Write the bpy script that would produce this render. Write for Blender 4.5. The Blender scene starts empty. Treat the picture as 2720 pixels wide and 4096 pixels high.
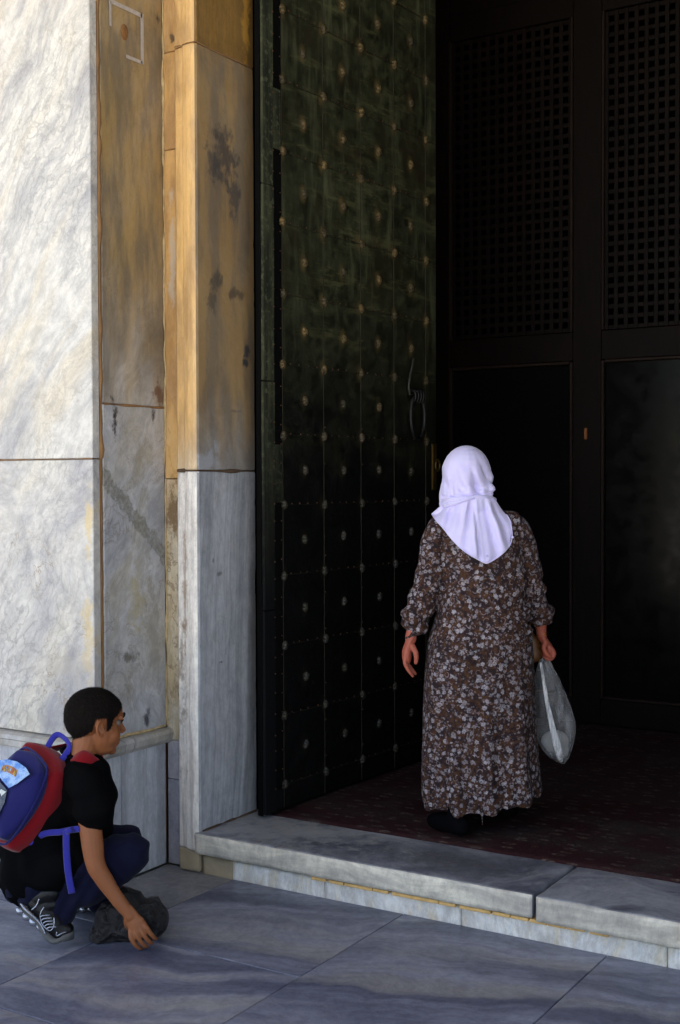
import bpy, bmesh, math, random
import numpy as np
from mathutils import Vector, Matrix, noise as mnoise
random.seed(7); np.random.seed(7)
S = bpy.context.scene
COL = S.collection
PI = math.pi
YAW = 0.5543
# ---------------------------------------------------------------- camera
cam = bpy.data.cameras.new('camera'); co = bpy.data.objects.new('camera', cam); COL.objects.link(co)
pitch, roll = 0.025384, -0.0031535
fw = Vector((-math.sin(YAW)*math.cos(pitch), math.cos(YAW)*math.cos(pitch), -math.sin(pitch)))
r0 = Vector((math.cos(YAW), math.sin(YAW), 0)); u0 = r0.cross(fw)
rr = r0*math.cos(roll)+u0*math.sin(roll); uu = -r0*math.sin(roll)+u0*math.cos(roll)
M = Matrix((rr, uu, -fw)).transposed().to_4x4(); M.translation = (0, 0, 1.66)
co.matrix_world = M
cam.sensor_fit = 'AUTO'; cam.sensor_width = 36; cam.lens = 44.44; cam.clip_end = 2000; cam.clip_start = 0.05
S.camera = co
# ---------------------------------------------------------------- sky, sun, exposure
SUN_EL, SUN_AZ = math.radians(56), math.radians(-158)     # azimuth measured from +Y towards +X: sun behind the photographer, to the left
w = bpy.data.worlds.new('World'); S.world = w; w.use_nodes = True
wn = w.node_tree; bg = wn.nodes['Background']
sky = wn.nodes.new('ShaderNodeTexSky'); sky.sky_type = 'NISHITA'; sky.sun_disc = False
sky.sun_elevation = SUN_EL; sky.sun_rotation = SUN_AZ
wn.links.new(sky.outputs[0], bg.inputs[0]); bg.inputs[1].default_value = 0.075
sl = bpy.data.lights.new('sun', 'SUN'); sl.energy = 5.0; sl.angle = math.radians(0.5); sl.color = (1, .94, .86)
so = bpy.data.objects.new('sun', sl); COL.objects.link(so)
sd = Vector((math.sin(SUN_AZ)*math.cos(SUN_EL), math.cos(SUN_AZ)*math.cos(SUN_EL), math.sin(SUN_EL)))
so.rotation_euler = sd.to_track_quat('Z', 'Y').to_euler(); so.location = (0, -10, 20)
S.view_settings.view_transform = 'Standard'; S.view_settings.look = 'None'
S.view_settings.exposure = 2.15; S.view_settings.gamma = 1; S.view_settings.use_curve_mapping = False
S.cycles.use_denoising = True; S.cycles.max_bounces = 8; S.cycles.diffuse_bounces = 5; S.cycles.glossy_bounces = 4
S.cycles.transparent_max_bounces = 12; S.cycles.sample_clamp_indirect = 6

# ================================================================= helpers
def link(name, me, mats=None, parent=None, loc=None, rotz=None, smooth=False):
    o = bpy.data.objects.new(name, me); COL.objects.link(o)
    if mats is not None:
        for m in (mats if isinstance(mats, (list, tuple)) else [mats]):
            if m.name not in [x.name for x in me.materials if x]: me.materials.append(m)
    if parent: o.parent = parent
    if loc: o.location = loc
    if rotz is not None: o.rotation_euler = (0, 0, rotz)
    if smooth: me.polygons.foreach_set('use_smooth', [True]*len(me.polygons))
    return o
def struct(o): o['kind'] = 'structure'; return o
def tag(o, label, cat, group=None):
    o['label'] = label; o['category'] = cat
    if group: o['group'] = group
    return o
def empty(name, loc=(0, 0, 0), rotz=0):
    o = bpy.data.objects.new(name, None); COL.objects.link(o); o.location = loc; o.rotation_euler = (0, 0, rotz)
    o.empty_display_size = .1
    return o
def pydata(name, v, f):
    me = bpy.data.meshes.new(name); me.from_pydata([tuple(map(float, p)) for p in v], [], f); me.update(); return me
def boxm(name, x0, x1, y0, y1, z0, z1, bev=0.0, seg=1, wob=0.0):
    """box with bevelled edges and slightly uneven corners"""
    bm = bmesh.new()
    vs = [bm.verts.new((x, y, z)) for x in (x0, x1) for y in (y0, y1) for z in (z0, z1)]
    for q in ((0, 1, 3, 2), (4, 6, 7, 5), (0, 4, 5, 1), (2, 3, 7, 6), (0, 2, 6, 4), (1, 5, 7, 3)):
        bm.faces.new([vs[i] for i in q])
    if wob:
        for v in bm.verts: v.co += Vector([random.uniform(-wob, wob) for _ in range(3)])
    bmesh.ops.recalc_face_normals(bm, faces=bm.faces)
    if bev: bmesh.ops.bevel(bm, geom=bm.edges[:], offset=bev, segments=seg, profile=.5, affect='EDGES', clamp_overlap=True)
    me = bpy.data.meshes.new(name); bm.to_mesh(me); bm.free(); return me
def box(name, x0, x1, y0, y1, z0, z1, m, parent=None, bev=0.0, seg=1, wob=0.0, **k):
    return link(name, boxm(name, x0, x1, y0, y1, z0, z1, bev, seg, wob), m, parent, **k)
def chipped(name, x0, x1, y0, y1, z0, z1, m, parent=None, cell=.02, rad=.012, amp=.006, seed=0):
    """stone slab with worn, chipped arrises"""
    nx, ny, nz = [max(2, min(120, int(round((b-a)/cell)))) for a, b in ((x0, x1), (y0, y1), (z0, z1))]
    bm = bmesh.new(); c = {}
    def V(i, j, k):
        if (i, j, k) not in c:
            c[(i, j, k)] = bm.verts.new((x0+(x1-x0)*i/nx, y0+(y1-y0)*j/ny, z0+(z1-z0)*k/nz))
        return c[(i, j, k)]
    for i in range(nx):
        for j in range(ny):
            for k in (0, nz): bm.faces.new((V(i, j, k), V(i+1, j, k), V(i+1, j+1, k), V(i, j+1, k)))
        for k in range(nz):
            for j in (0, ny): bm.faces.new((V(i, j, k), V(i+1, j, k), V(i+1, j, k+1), V(i, j, k+1)))
    for j in range(ny):
        for k in range(nz):
            for i in (0, nx): bm.faces.new((V(i, j, k), V(i, j+1, k), V(i, j+1, k+1), V(i, j, k+1)))
    lo = Vector((x0, y0, z0)); hi = Vector((x1, y1, z1))
    for v in bm.verts:
        p = v.co.copy()
        n = mnoise.noise(p*14+Vector((seed, 0, 0))); n2 = mnoise.noise(p*45+Vector((0, seed, 0)))
        r = rad*(1+.7*n)+max(0, n2-.25)*amp*4
        q = Vector([min(max(p[a], lo[a]+r), hi[a]-r) if hi[a]-lo[a] > 2*r else (lo[a]+hi[a])/2 for a in range(3)])
        d = p-q
        if d.length > 1e-6:
            k = sum(abs(x) > 1e-6 for x in d)
            if k > 1: p = q+d.normalized()*r
        p += Vector((mnoise.noise(p*9+Vector((seed, 3, 1))), mnoise.noise(p*9+Vector((5, seed, 1))), mnoise.noise(p*9+Vector((9, 3, seed)))))*amp*.25
        v.co = p
    bmesh.ops.recalc_face_normals(bm, faces=bm.faces)
    me = bpy.data.meshes.new(name); bm.to_mesh(me); bm.free()
    return link(name, me, m, parent, smooth=True)

# ---- material helpers
class T:
    def __init__(s, name):
        s.m = bpy.data.materials.new(name); s.m.use_nodes = True; s.t = s.m.node_tree; s.b = s.t.nodes['Principled BSDF']
    def n(s, typ, ins=None, **pr):
        d = s.t.nodes.new('ShaderNode'+typ)
        for k, v in pr.items(): setattr(d, k, v)
        for k, v in (ins or {}).items(): s.set(d.inputs[k], v)
        return d
    def set(s, sock, v):
        if isinstance(v, tuple) and len(v) == 2 and hasattr(v[0], 'outputs'): s.t.links.new(v[0].outputs[v[1]], sock)
        elif hasattr(v, 'outputs'): s.t.links.new(v.outputs[0], sock)
        elif hasattr(v, 'is_output'): s.t.links.new(v, sock)
        else:
            if sock.type == 'RGBA' and len(v) == 3: v = (*v, 1)
            sock.default_value = v
    def P(s, **k):
        for a, v in k.items(): s.set(s.b.inputs[a.replace('_', ' ')], v)
    def math(s, op, a, b=0.0, c=None, clamp=False):
        d = s.n('Math', {0: a, 1: b}, operation=op, use_clamp=clamp)
        if c is not None: s.set(d.inputs[2], c)
        return d
    def mix(s, f, a, b, mode='MIX'):
        d = s.n('Mix', data_type='RGBA', blend_type=mode); d.clamp_factor = True
        s.set(d.inputs[0], f); s.set(d.inputs[6], a); s.set(d.inputs[7], b)
        return d.outputs[2]
    def mr(s, v, a, b, c=0.0, d=1.0, sm=True):
        return s.n('MapRange', {0: v, 1: a, 2: b, 3: c, 4: d}, interpolation_type='SMOOTHSTEP' if sm else 'LINEAR')
    def noise(s, vec, scale, det=4, rough=.55, dist=0.0):
        return s.n('TexNoise', {'Vector': vec, 'Scale': scale, 'Detail': det, 'Roughness': rough, 'Distortion': dist})
    def map(s, vec, loc=(0, 0, 0), rot=(0, 0, 0), sc=(1, 1, 1)):
        return s.n('Mapping', {'Vector': vec, 'Location': loc, 'Rotation': rot, 'Scale': sc})
    def bump(s, h, st=.3, d=.01, nrm=None):
        b = s.n('Bump', {'Height': h, 'Strength': st, 'Distance': d})
        if nrm is not None: s.set(b.inputs['Normal'], nrm)
        s.P(Normal=b); return b
def simple(name, col, rough=.6, metal=0.0, var=.25, scale=30, bump=.1, spec=.5):
    t = T(name); tc = t.n('TexCoord')
    n = t.noise((tc, 'Object'), scale, 5, .6)
    t.P(Base_Color=t.mix(n, tuple(c*(1-var) for c in col), tuple(c*(1+var) for c in col)), Roughness=rough, Metallic=metal)
    t.b.inputs['Specular IOR Level'].default_value = spec
    t.bump(n, bump, .004)
    return t.m
def marble(name, light, dark, rot=(0, 0, 0), stretch=(1, 1, 1), scale=3.0, contrast=(.35, .65), vein=None, vein_scale=2.0, vein_w=.02,
           vein_amt=.6, pat=None, stains=(), rough=.42, cream=None, mottle=0.0, grime=.25, bumps=.25, warp=.15, tint=True, bands=()):
    t = T(name); g = t.n('NewGeometry'); oi = t.n('ObjectInfo')
    pos = t.n('VectorMath', {0: (g, 'Position'), 1: (t.n('VectorMath', {0: (oi, 'Color'), 1: (17.3, 11.1, 7.7)}, operation='MULTIPLY'))}, operation='ADD') if tint else g
    wn_ = t.noise(pos, 1.6, 3, .5)
    wv = t.n('VectorMath', {0: (wn_, 'Color'), 1: (.5, .5, .5)}, operation='SUBTRACT')
    wv = t.n('VectorMath', {0: wv, 'Scale': warp*2}, operation='SCALE')
    p2 = t.n('VectorMath', {0: pos, 1: wv}, operation='ADD')
    pr = t.map(p2, rot=rot); ps = t.map(pr, sc=stretch)
    n1 = t.noise(ps, scale, 7, .62)
    c = t.mix(t.mr(n1, *contrast), dark, light)
    n2 = t.noise(ps, scale*4.5, 6, .65)
    c = t.mix(t.math('MULTIPLY', t.mr(n2, .42, .72), .45), c, dark)
    if cream:
        nc = t.noise(ps, scale*.7+1.1, 5, .6); c = t.mix(t.math('MULTIPLY', t.mr(nc, .48, .68), .8), c, cream)
    if mottle:
        pv = t.n('VectorMath', {0: ps, 1: t.n('VectorMath', {0: (t.noise(pos, 26, 4, .6), 'Color'), 'Scale': .05}, operation='SCALE')}, operation='ADD'); vo = t.n('TexVoronoi', {'Vector': pv, 'Scale': scale*4}, feature='DISTANCE_TO_EDGE')
        c = t.mix(t.math('MULTIPLY', t.math('MULTIPLY', t.mr(vo, 0, .10, 1, 0), t.mr(t.noise(pos, 1.1, 3), .40, .60)), mottle), c, tuple(q*.6 for q in dark))
    if vein:
        nv = t.noise(pr, vein_scale, 7, .62, .4)
        a = t.math('ABSOLUTE', t.math('SUBTRACT', nv, .5))
        nb = t.noise(pos, 1.3, 2)
        a = t.math('MULTIPLY', t.mr(a, 0, vein_w, 1, 0), t.mr(nb, .42, .6))
        c = t.mix(t.math('MULTIPLY', a, vein_amt), c, vein)
    sx = t.n('SeparateXYZ', {0: (g, 'Position')})
    fine = t.noise(pos, 38, 6, .7)
    pc_ = t.noise(t.map(pr, sc=(1, 1, .5)), 24, 8, .8)      # crystalline grain and small cloudy flecks
    c = t.mix(t.mr(pc_, .34, .66, 0, .75), c, t.mix(1.0, c, (.60, .60, .62), 'MULTIPLY'))
    hv = t.noise(pr, 7.5, 8, .7, .6); hva = t.math('ABSOLUTE', t.math('SUBTRACT', hv, .5))
    c = t.mix(t.math('MULTIPLY', t.math('MULTIPLY', t.mr(hva, 0, .006, 1, 0), t.mr(t.noise(pos, 2.7, 2), .5, .62)), .55), c, tuple(q*.45 for q in dark))
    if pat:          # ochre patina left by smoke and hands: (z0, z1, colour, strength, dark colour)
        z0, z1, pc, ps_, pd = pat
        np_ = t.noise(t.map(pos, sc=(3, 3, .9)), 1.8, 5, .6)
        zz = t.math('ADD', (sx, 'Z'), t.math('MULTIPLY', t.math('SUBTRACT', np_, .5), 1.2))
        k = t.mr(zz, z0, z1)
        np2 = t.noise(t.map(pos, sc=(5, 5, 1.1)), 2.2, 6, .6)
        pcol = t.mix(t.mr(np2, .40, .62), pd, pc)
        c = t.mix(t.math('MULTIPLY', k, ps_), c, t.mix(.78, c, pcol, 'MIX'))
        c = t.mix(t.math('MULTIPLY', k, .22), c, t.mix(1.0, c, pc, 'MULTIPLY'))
    wst = t.noise(t.map(pos, sc=(1, 1, .7)), 17, 7, .72)
    for (cc, rad, sc_, st) in stains:
        d = t.n('VectorMath', {0: (g, 'Position'), 1: cc}, operation='SUBTRACT')
        d = t.n('VectorMath', {0: d, 1: tuple(1/x for x in rad)}, operation='MULTIPLY')
        L = t.math('ADD', (t.n('VectorMath', {0: d}, operation='LENGTH'), 'Value'), t.math('MULTIPLY', t.math('SUBTRACT', wst, .5), 4.2))
        c = t.mix(t.math('MULTIPLY', t.mr(L, .25, 1.0, 1, 0), st), c, sc_)
    for (p0, nrm, wd, sc_, st) in bands:      # a vein band: plane through p0 with normal nrm, half width wd
        d = t.n('VectorMath', {0: (g, 'Position'), 1: p0}, operation='SUBTRACT')
        d = t.math('ABSOLUTE', (t.n('VectorMath', {0: d, 1: nrm}, operation='DOT_PRODUCT'), 'Value'))
        d = t.math('ADD', d, t.math('MULTIPLY', t.math('SUBTRACT', wst, .5), wd*3.2))
        vb = t.noise(g, 55, 6, .75)
        c = t.mix(t.math('MULTIPLY', t.mr(d, wd*.8, wd, 1, 0), t.mr(vb, .35, .6, .25, st)), c, sc_)
    gr = t.noise(pos, 6, 8, .75)
    c = t.mix(t.math('MULTIPLY', t.mr(gr, .5, .8), grime), c, t.mix(1.0, c, (.52, .44, .34), 'MULTIPLY'))
    sp = t.noise(g, 70, 3, .6)
    c = t.mix(t.math('MULTIPLY', t.mr(sp, .7, .78), .5), c, (.12, .1, .09))
    t.P(Base_Color=c, Roughness=t.mr(fine, .3, .7, rough-.08, rough+.12))
    h = t.math('ADD', t.math('MULTIPLY', fine, .4), t.math('MULTIPLY', t.noise(g, 9, 4), 1.0))
    t.bump(h, bumps, .012)
    return t.m
V60 = math.radians(33)
m_wall = marble('white_wall_marble', (.68, .66, .61), (.43, .425, .43), rot=(0, -V60, 0), stretch=(1, 1, .16), scale=5.5, contrast=(.38, .54),
    vein=(.40, .34, .26), vein_scale=1.4, vein_w=.008, vein_amt=.35, cream=(.66, .59, .46), mottle=.42, grime=.18, warp=.12)
m_wall_low = marble('veined_wall_marble', (.63, .61, .57), (.40, .395, .41), rot=(0, -V60, 0), stretch=(1, 1, .4), scale=4.5, contrast=(.34, .56),
    vein=(.34, .28, .20), vein_scale=1.5, vein_w=.006, vein_amt=.9, mottle=.45, cream=(.70, .66, .56), grime=.3, warp=.2,
    stains=[((-3.53, 3.78, 1.50), (.03, .1, .15), (.62, .45, .16), .6), ((-3.54, 3.78, 1.05), (.04, .1, .22), (.62, .47, .2), .6), ((-3.7, 3.78, .9), (.25, .1, .1), (.42, .38, .32), .45)])
m_niche = marble('patinated_niche_marble', (.64, .63, .62), (.38, .38, .38), rot=(V60*.9, 0, 0), stretch=(1, 1, .3), scale=4, cream=(.45, .40, .30),
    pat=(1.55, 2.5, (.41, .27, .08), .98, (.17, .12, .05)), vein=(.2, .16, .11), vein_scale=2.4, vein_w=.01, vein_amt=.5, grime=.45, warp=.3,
    stains=[((-3.5, 4.20, 2.03), (.05, .05, .07), (.13, .05, .02), .8), ((-3.5, 3.90, 1.995), (.05, .03, .03), (.03, .025, .02), .9),
            ((-3.5, 4.20, 3.62), (.05, .022, .03), (.04, .035, .035), .95), ((-3.5, 4.14, 3.72), (.05, .03, .02), (.05, .04, .04), .8)])
m_niche_low = marble('grey_niche_marble', (.64, .64, .66), (.38, .39, .42), rot=(V60*.8, 0, 0), stretch=(1, 1, .35), scale=3.6, cream=(.40, .37, .30),
    vein=(.22, .18, .12), vein_scale=2.3, vein_w=.012, vein_amt=.5, grime=.5, warp=.3,
    stains=[((-3.5, 3.915, 1.90), (.05, .018, .07), (.02, .017, .016), .98), ((-3.5, 4.16, 1.92), (.05, .016, .05), (.03, .025, .02), .95), ((-3.5, 4.10, .64), (.05, .03, .045), (.04, .04, .05), .95),
            ((-3.5, 4.07, 1.45), (.05, .06, .5), (.26, .24, .19), .5), ((-3.5, 4.04, 1.15), (.05, .05, .18), (.42, .36, .18), .5), ((-3.5, 4.15, 1.0), (.05, .05, .35), (.24, .23, .20), .5),
            ((-3.5, 3.99, .93), (.05, .06, .035), (.13, .12, .1), .85)],
    bands=[((-3.5, 3.84, 1.68), (0, .66, .75), .035, (.13, .13, .1), .75)])
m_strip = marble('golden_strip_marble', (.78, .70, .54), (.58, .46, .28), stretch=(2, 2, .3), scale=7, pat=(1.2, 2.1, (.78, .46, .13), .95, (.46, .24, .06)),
    vein=(.16, .08, .03), vein_scale=3.2, vein_w=.015, vein_amt=.6, grime=.5, stains=[((-3.46, 4.23, 1.52), (.05, .05, .14), (.16, .09, .03), .85), ((-3.45, 4.23, 3.53), (.018, .05, .035), (.09, .06, .04), .9), ((-3.46, 4.23, 2.6), (.02, .05, .3), (.55, .5, .42), .6)])
m_strip_low = marble('grey_strip_marble', (.58, .56, .58), (.40, .40, .46), stretch=(2, 2, .3), scale=6, grime=.4)
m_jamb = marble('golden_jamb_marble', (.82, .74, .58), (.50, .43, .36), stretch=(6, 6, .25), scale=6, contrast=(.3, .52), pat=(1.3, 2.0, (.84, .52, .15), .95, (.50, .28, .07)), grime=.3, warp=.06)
m_jamb_low = marble('streaked_jamb_marble', (.95, .90, .82), (.58, .53, .48), stretch=(8, 8, .15), scale=5, contrast=(.30, .56), grime=.35, warp=.05,
    stains=[((-3.39, 4.15, .75), (.05, .06, .5), (.22, .16, .11), .7), ((-3.36, 4.17, 1.2), (.018, .06, .35), (.30, .20, .13), .7)])
m_rev_top = marble('brown_lintel_marble', (.32, .18, .05), (.20, .12, .045), stretch=(6, 6, .1), scale=3, contrast=(.3, .6), grime=.2, warp=.04,
    stains=[((-3.28, 4.53, 3.8), (.1, .035, .6), (.60, .32, .06), .8)])
m_reveal = marble('brown_reveal_marble', (.58, .56, .50), (.34, .34, .35), rot=(-V60, 0, 0), stretch=(1, 1, .5), scale=4,
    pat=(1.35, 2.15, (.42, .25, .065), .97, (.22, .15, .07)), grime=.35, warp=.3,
    stains=[((-3.28, 4.37, 3.05), (.1, .10, .16), (.075, .065, .06), .85), ((-3.28, 4.45, 2.88), (.1, .05, .12), (.08, .07, .065), .8), ((-3.28, 4.28, 3.0), (.1, .05, .10), (.08, .07, .065), .75), ((-3.28, 4.32, 2.52), (.1, .08, .05), (.08, .07, .06), .8),
            ((-3.28, 4.46, 2.47), (.1, .09, .03), (.10, .075, .055), .8), ((-3.28, 4.27, 2.4), (.1, .04, .06), (.08, .07, .06), .7), ((-3.28, 4.53, 2.23), (.1, .025, .035), (.05, .05, .06), .95), ((-3.28, 4.52, 2.17), (.1, .025, .02), (.05, .05, .06), .95),
            ((-3.28, 4.44, 1.96), (.1, .05, .01), (.14, .12, .1), .8), ((-3.28, 4.25, 1.75), (.1, .12, .07), (.42, .43, .47), .8)])
m_rev_low = marble('blue_grey_reveal_marble', (.58, .59, .62), (.34, .355, .38), rot=(.06, 0, 0), stretch=(6, 6, .12), scale=4, contrast=(.34, .62), grime=.25, warp=.05, bumps=.15,
    stains=[((-3.28, 4.28, 1.32), (.1, .012, .02), (.1, .09, .08), .7), ((-3.28, 4.32, 1.26), (.1, .02, .012), (.1, .09, .08), .7), ((-3.28, 4.33, .88), (.1, .02, .006), (.1, .09, .08), .8), ((-3.28, 4.57, .9), (.1, .03, .5), (.24, .22, .18), .5)])
m_wedge = marble('dado_marble', (.66, .68, .72), (.46, .47, .51), stretch=(5, 5, .12), scale=4, grime=.3, warp=.05)
m_mould = marble('moulding_marble', (.60, .58, .55), (.38, .37, .35), scale=6, grime=.6, cream=(.46, .42, .34))
m_edge = marble('slab_edge_marble', (.36, .38, .38), (.27, .30, .30), stretch=(2, 2, .3), scale=5, grime=.4)
m_mortar = simple('brown_mortar', (.26, .14, .055), .9, var=.5, scale=12, bump=.6)
m_mortar_dark = simple('dark_joint_mortar', (.10, .06, .035), .95, var=.5, scale=25, bump=.6)
FR = (0, 0, -math.radians(22))
m_floor = marble('blue_grey_floor_marble', (.315, .33, .425), (.10, .11, .17), rot=FR, stretch=(.16, 1.5, 1), scale=3.6, contrast=(.34, .66), cream=(.34, .33, .33), grime=.3, warp=.22, rough=.36, bumps=.1)
m_floor_g = marble('grey_floor_marble', (.31, .31, .33), (.20, .20, .22), rot=FR, stretch=(.4, 1, 1), scale=3.0, contrast=(.3, .7), grime=.45, warp=.3, rough=.4, bumps=.1)
m_step_top = marble('grey_threshold_marble', (.43, .44, .47), (.14, .145, .175), rot=FR, stretch=(.3, 1, 1), scale=3.2, contrast=(.40, .60), grime=.35, warp=.35, rough=.38,
    stains=[((-2.2, 4.35, .18), (.35, .12, .1), (.11, .11, .12), .75), ((-3.0, 4.4, .18), (.5, .3, .1), (.37, .37, .36), .8)])
m_step_front = marble('lit_cream_threshold_edge', (.86, .80, .66), (.50, .46, .40), rot=(0, 0, 0), stretch=(1, 1, 6), scale=2.5, grime=.6, warp=.1)  # tread front and arris: the light they catch is put into this paler colour
m_plinth = marble('white_plinth_marble', (.94, .92, .88), (.74, .71, .66), stretch=(4, 4, 1), scale=8, grime=.5, cream=(.78, .68, .50))
m_patch = simple('ochre_patch_stone', (.36, .29, .19), .85, var=.4, scale=14, bump=.5)
m_cane = simple('yellow_terracotta_bedding', (.68, .42, .15), .8, var=.5, scale=25, bump=.5)
m_court = simple('pale_courtyard_paving', (.52, .49, .43), .8, var=.15, scale=.8, bump=.1)
m_plaster = simple('portico_plaster', (.20, .18, .15), .9, var=.15, scale=2, bump=.2)
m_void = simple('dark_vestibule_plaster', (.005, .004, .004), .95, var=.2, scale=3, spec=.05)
m_wood = simple('dark_walnut', (.022, .010, .006), .55, var=.4, scale=9, bump=.2)

# ================================================================= ground, portico, facade
g = pydata('ground', [(-400, -400, -.03), (400, -400, -.03), (400, 400, -.03), (-400, 400, -.03)], [(0, 1, 2, 3)])
struct(link('ground', g, m_court))
paving = struct(empty('pavement', (-2.3, 3, 0)))
def tile(x0, x1, y0, y1, m, tone, dz=0):
    o = box('slab', x0+.002+2.3, x1-.002+2.3, y0+.002-3, y1-.002-3, -.03, dz+random.uniform(-.0012, .0012), m, paving, bev=.002)
    o.color = tone; return o
xs = [-3.94-.81*k for k in range(4, -1, -1)]+[-3.13+.81*k for k in range(0, 8)]
for i in range(len(xs)-1):
    x0, x1 = xs[i], xs[i+1]
    if abs(x0+3.94) < .01:   # column that runs into the niche: ends at the niche side wall
        ys = [4.232, 3.52, 2.9, 2.2, 1.5, .8, .1, -.6]
    elif x0 < -4: ys = [3.775, 3.50, 2.8, 2.1, 1.4, .7, 0, -.7]
    elif abs(x0+3.13) < .01: ys = [4.205, 3.48, 2.79, 2.1, 1.4, .7, 0, -.7]
    elif abs(x0+2.32) < .01: ys = [4.205, 2.86, 2.1, 1.4, .7, 0, -.7]
    else: ys = [4.205, 3.1, 2.4, 1.7, 1.0, .3, -.4]
    for j in range(len(ys)-1):
        tone = (random.random(), random.random(), random.random(), 1)
        m = m_floor_g if (abs(x0+3.94) < .01 and j == 0) else m_floor
        if abs(x0+3.94) < .01 and j == 0:
            tile(-3.50, x1, 3.79, ys[j], m, tone); tile(x0, x1, ys[j+1], 3.785, m_floor, tone)
        else: tile(x0, x1, ys[j+1], ys[j], m, tone)
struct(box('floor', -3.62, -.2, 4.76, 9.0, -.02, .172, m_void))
struct(box('ceiling', -12, 8, -2.4, 3.7, 5.9, 6.2, m_plaster))
arc = empty('light_blocker', (2, -2.3, 0)); tag(arc, 'unseen plastered pillars added behind the photographer to block light', 'light_blocker')
box('added_pillar', -.9, -.2, -.3, .3, -.03, 5.9, m_plaster, arc); box('added_pillar', 5.2, 5.9, -.3, .3, -.03, 5.9, m_plaster, arc)  # added out of view to hold daylight back from the doorway

def tinted(o): o.color = (random.random(), random.random(), random.random(), 1); return o
# left wall: large slabs
wall = empty('marble_wall', (-4.5, 3.8, 0)); tag(wall, 'tall white veined marble slab wall behind the crouching boy, left of the golden niche', 'wall')
def wp(name, x0, x1, y0, y1, z0, z1, m, par=wall, **k):
    l = par.location
    return tinted(box(name, x0-l[0], x1-l[0], y0-l[1], y1-l[1], z0-l[2], z1-l[2], m, par, **k))
GAP = .0025
for (x0, x1) in ((-5.05, -3.505), (-6.6, -5.05), (-8.2, -6.6)):
    wp('slab', x0+GAP, x1-(0 if x1 > -3.6 else GAP), 3.783, 3.825, 1.748+GAP, 3.9, m_wall, bev=.003)
    wp('slab', x0+GAP, x1-(0 if x1 > -3.6 else GAP), 3.783, 3.825, 3.905, 6.0, m_wall, bev=.003)
    wp('slab', x0+GAP, x1-(0 if x1 > -3.6 else GAP), 3.783, 3.825, .612, 1.748-GAP, m_wall_low, bev=.003)
for x0, x1 in ((-3.86, -3.505), (-4.28, -3.86), (-4.7, -4.28), (-5.2, -4.7), (-5.9, -5.2), (-6.6, -5.9), (-7.4, -6.6), (-8.2, -7.4)):
    wp('panel', x0+.002, x1-.002, 3.79, 3.825, .0, .545, m_wedge, bev=.003)
def prism(name, prof, a0, a1, axis, m, par):
    """profile extruded along X (axis 0, prof in y,z) or Y (axis 1, prof in x,z)"""
    n = len(prof); l = par.location; v = []
    for a in (a0, a1):
        for (p, z) in prof: v.append((a-l[0], p-l[1], z-l[2]) if axis == 0 else (p-l[0], a-l[1], z-l[2]))
    f = [[i, (i+1) % n, n+(i+1) % n, n+i] for i in range(n)]+[list(range(n))[::-1], list(range(n, 2*n))]
    me = pydata(name, v, f); bm = bmesh.new(); bm.from_mesh(me); bmesh.ops.recalc_face_normals(bm, faces=bm.faces); bm.to_mesh(me); bm.free()
    return tinted(link(name, me, m, par))
profA = [(3.82, .612), (3.765, .606), (3.748, .598), (3.742, .582), (3.752, .576), (3.752, .55), (3.765, .545), (3.82, .545)]
for a, b in ((-8.2, -6.4), (-6.4, -4.9), (-4.9, -4.12), (-4.12, -3.47)): prism('moulding', profA, a+.001, b-.001, 0, m_mould, wall)
wp('backing', -8.2, -3.56, 3.83, 4.2, 0, 6.0, m_mortar)
# niche side
niche = empty('niche_wall', (-3.55, 4.0, 0)); tag(niche, 'narrow niche side of ochre stained marble with soot marks beside the white wall', 'wall')
wp('joint_mortar', -3.56, -3.512, 3.827, 3.846, .0, 6.0, m_mortar, niche)
wp('panel', -3.545, -3.505, 3.846, 4.233, 1.972+GAP, 3.88, m_niche, niche, bev=.003)
wp('panel', -3.545, -3.505, 3.846, 4.233, 3.885, 6.0, m_niche, niche, bev=.003)
wp('panel', -3.545, -3.505, 3.846, 4.230, .60, 1.972-GAP, m_niche_low, niche, bev=.003)
wp('panel', -3.548, -3.512, 3.95, 4.234, 0, .53, m_wedge, niche, bev=.003)
wp('panel', -3.548, -3.512, 3.83, 3.946, 0, .53, m_wedge, niche, bev=.003)
wp('backing', -3.75, -3.55, 3.83, 4.3, 0, 6.0, m_mortar, niche)
profB = [(-3.55, .60), (-3.50, .594), (-3.475, .588), (-3.468, .575), (-3.474, .548), (-3.49, .53), (-3.55, .53)]
for a, b in ((3.77, 3.93), (3.93, 3.985), (3.985, 4.262)): prism('moulding', profB, a+.0015, b-.0015, 1, m_mould, niche)
# painted square outline and chiselled hole
m_chalk = simple('faded_white_paint', (.42, .37, .33), .9, var=.35, scale=40)
XP = -3.5035
def pl(y0, z0, y1, z1, wd):
    d = Vector((y1-y0, z1-z0)).normalized()*wd/2; n = Vector((-d.y, d.x)); l = niche.location
    q = [(y0-n.x, z0-n.y), (y1-n.x, z1-n.y), (y1+n.x, z1+n.y), (y0+n.x, z0+n.y)]
    v = [(XP-l[0]+e, y-l[1], z) for e in (0, .0015) for (y, z) in q]
    link('paint_mark', pydata('paint_mark', v, [(0, 1, 2, 3), (4, 5, 6, 7), (0, 1, 5, 4), (1, 2, 6, 5), (2, 3, 7, 6), (3, 0, 4, 7)]), m_chalk, niche)
pl(3.905, 3.60, 4.10, 3.60, .018); pl(4.10, 3.609, 4.10, 3.40, .018); pl(3.905, 3.60, 3.905, 3.50, .012); pl(4.0, 3.405, 4.10, 3.405, .014)
hb = bmesh.new(); bmesh.ops.create_uvsphere(hb, u_segments=12, v_segments=8, radius=1)
for v in hb.verts: v.co = Vector((v.co.x*.006, v.co.y*.022, v.co.z*.033))+Vector((XP+3.55, -.01, 3.50))
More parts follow.
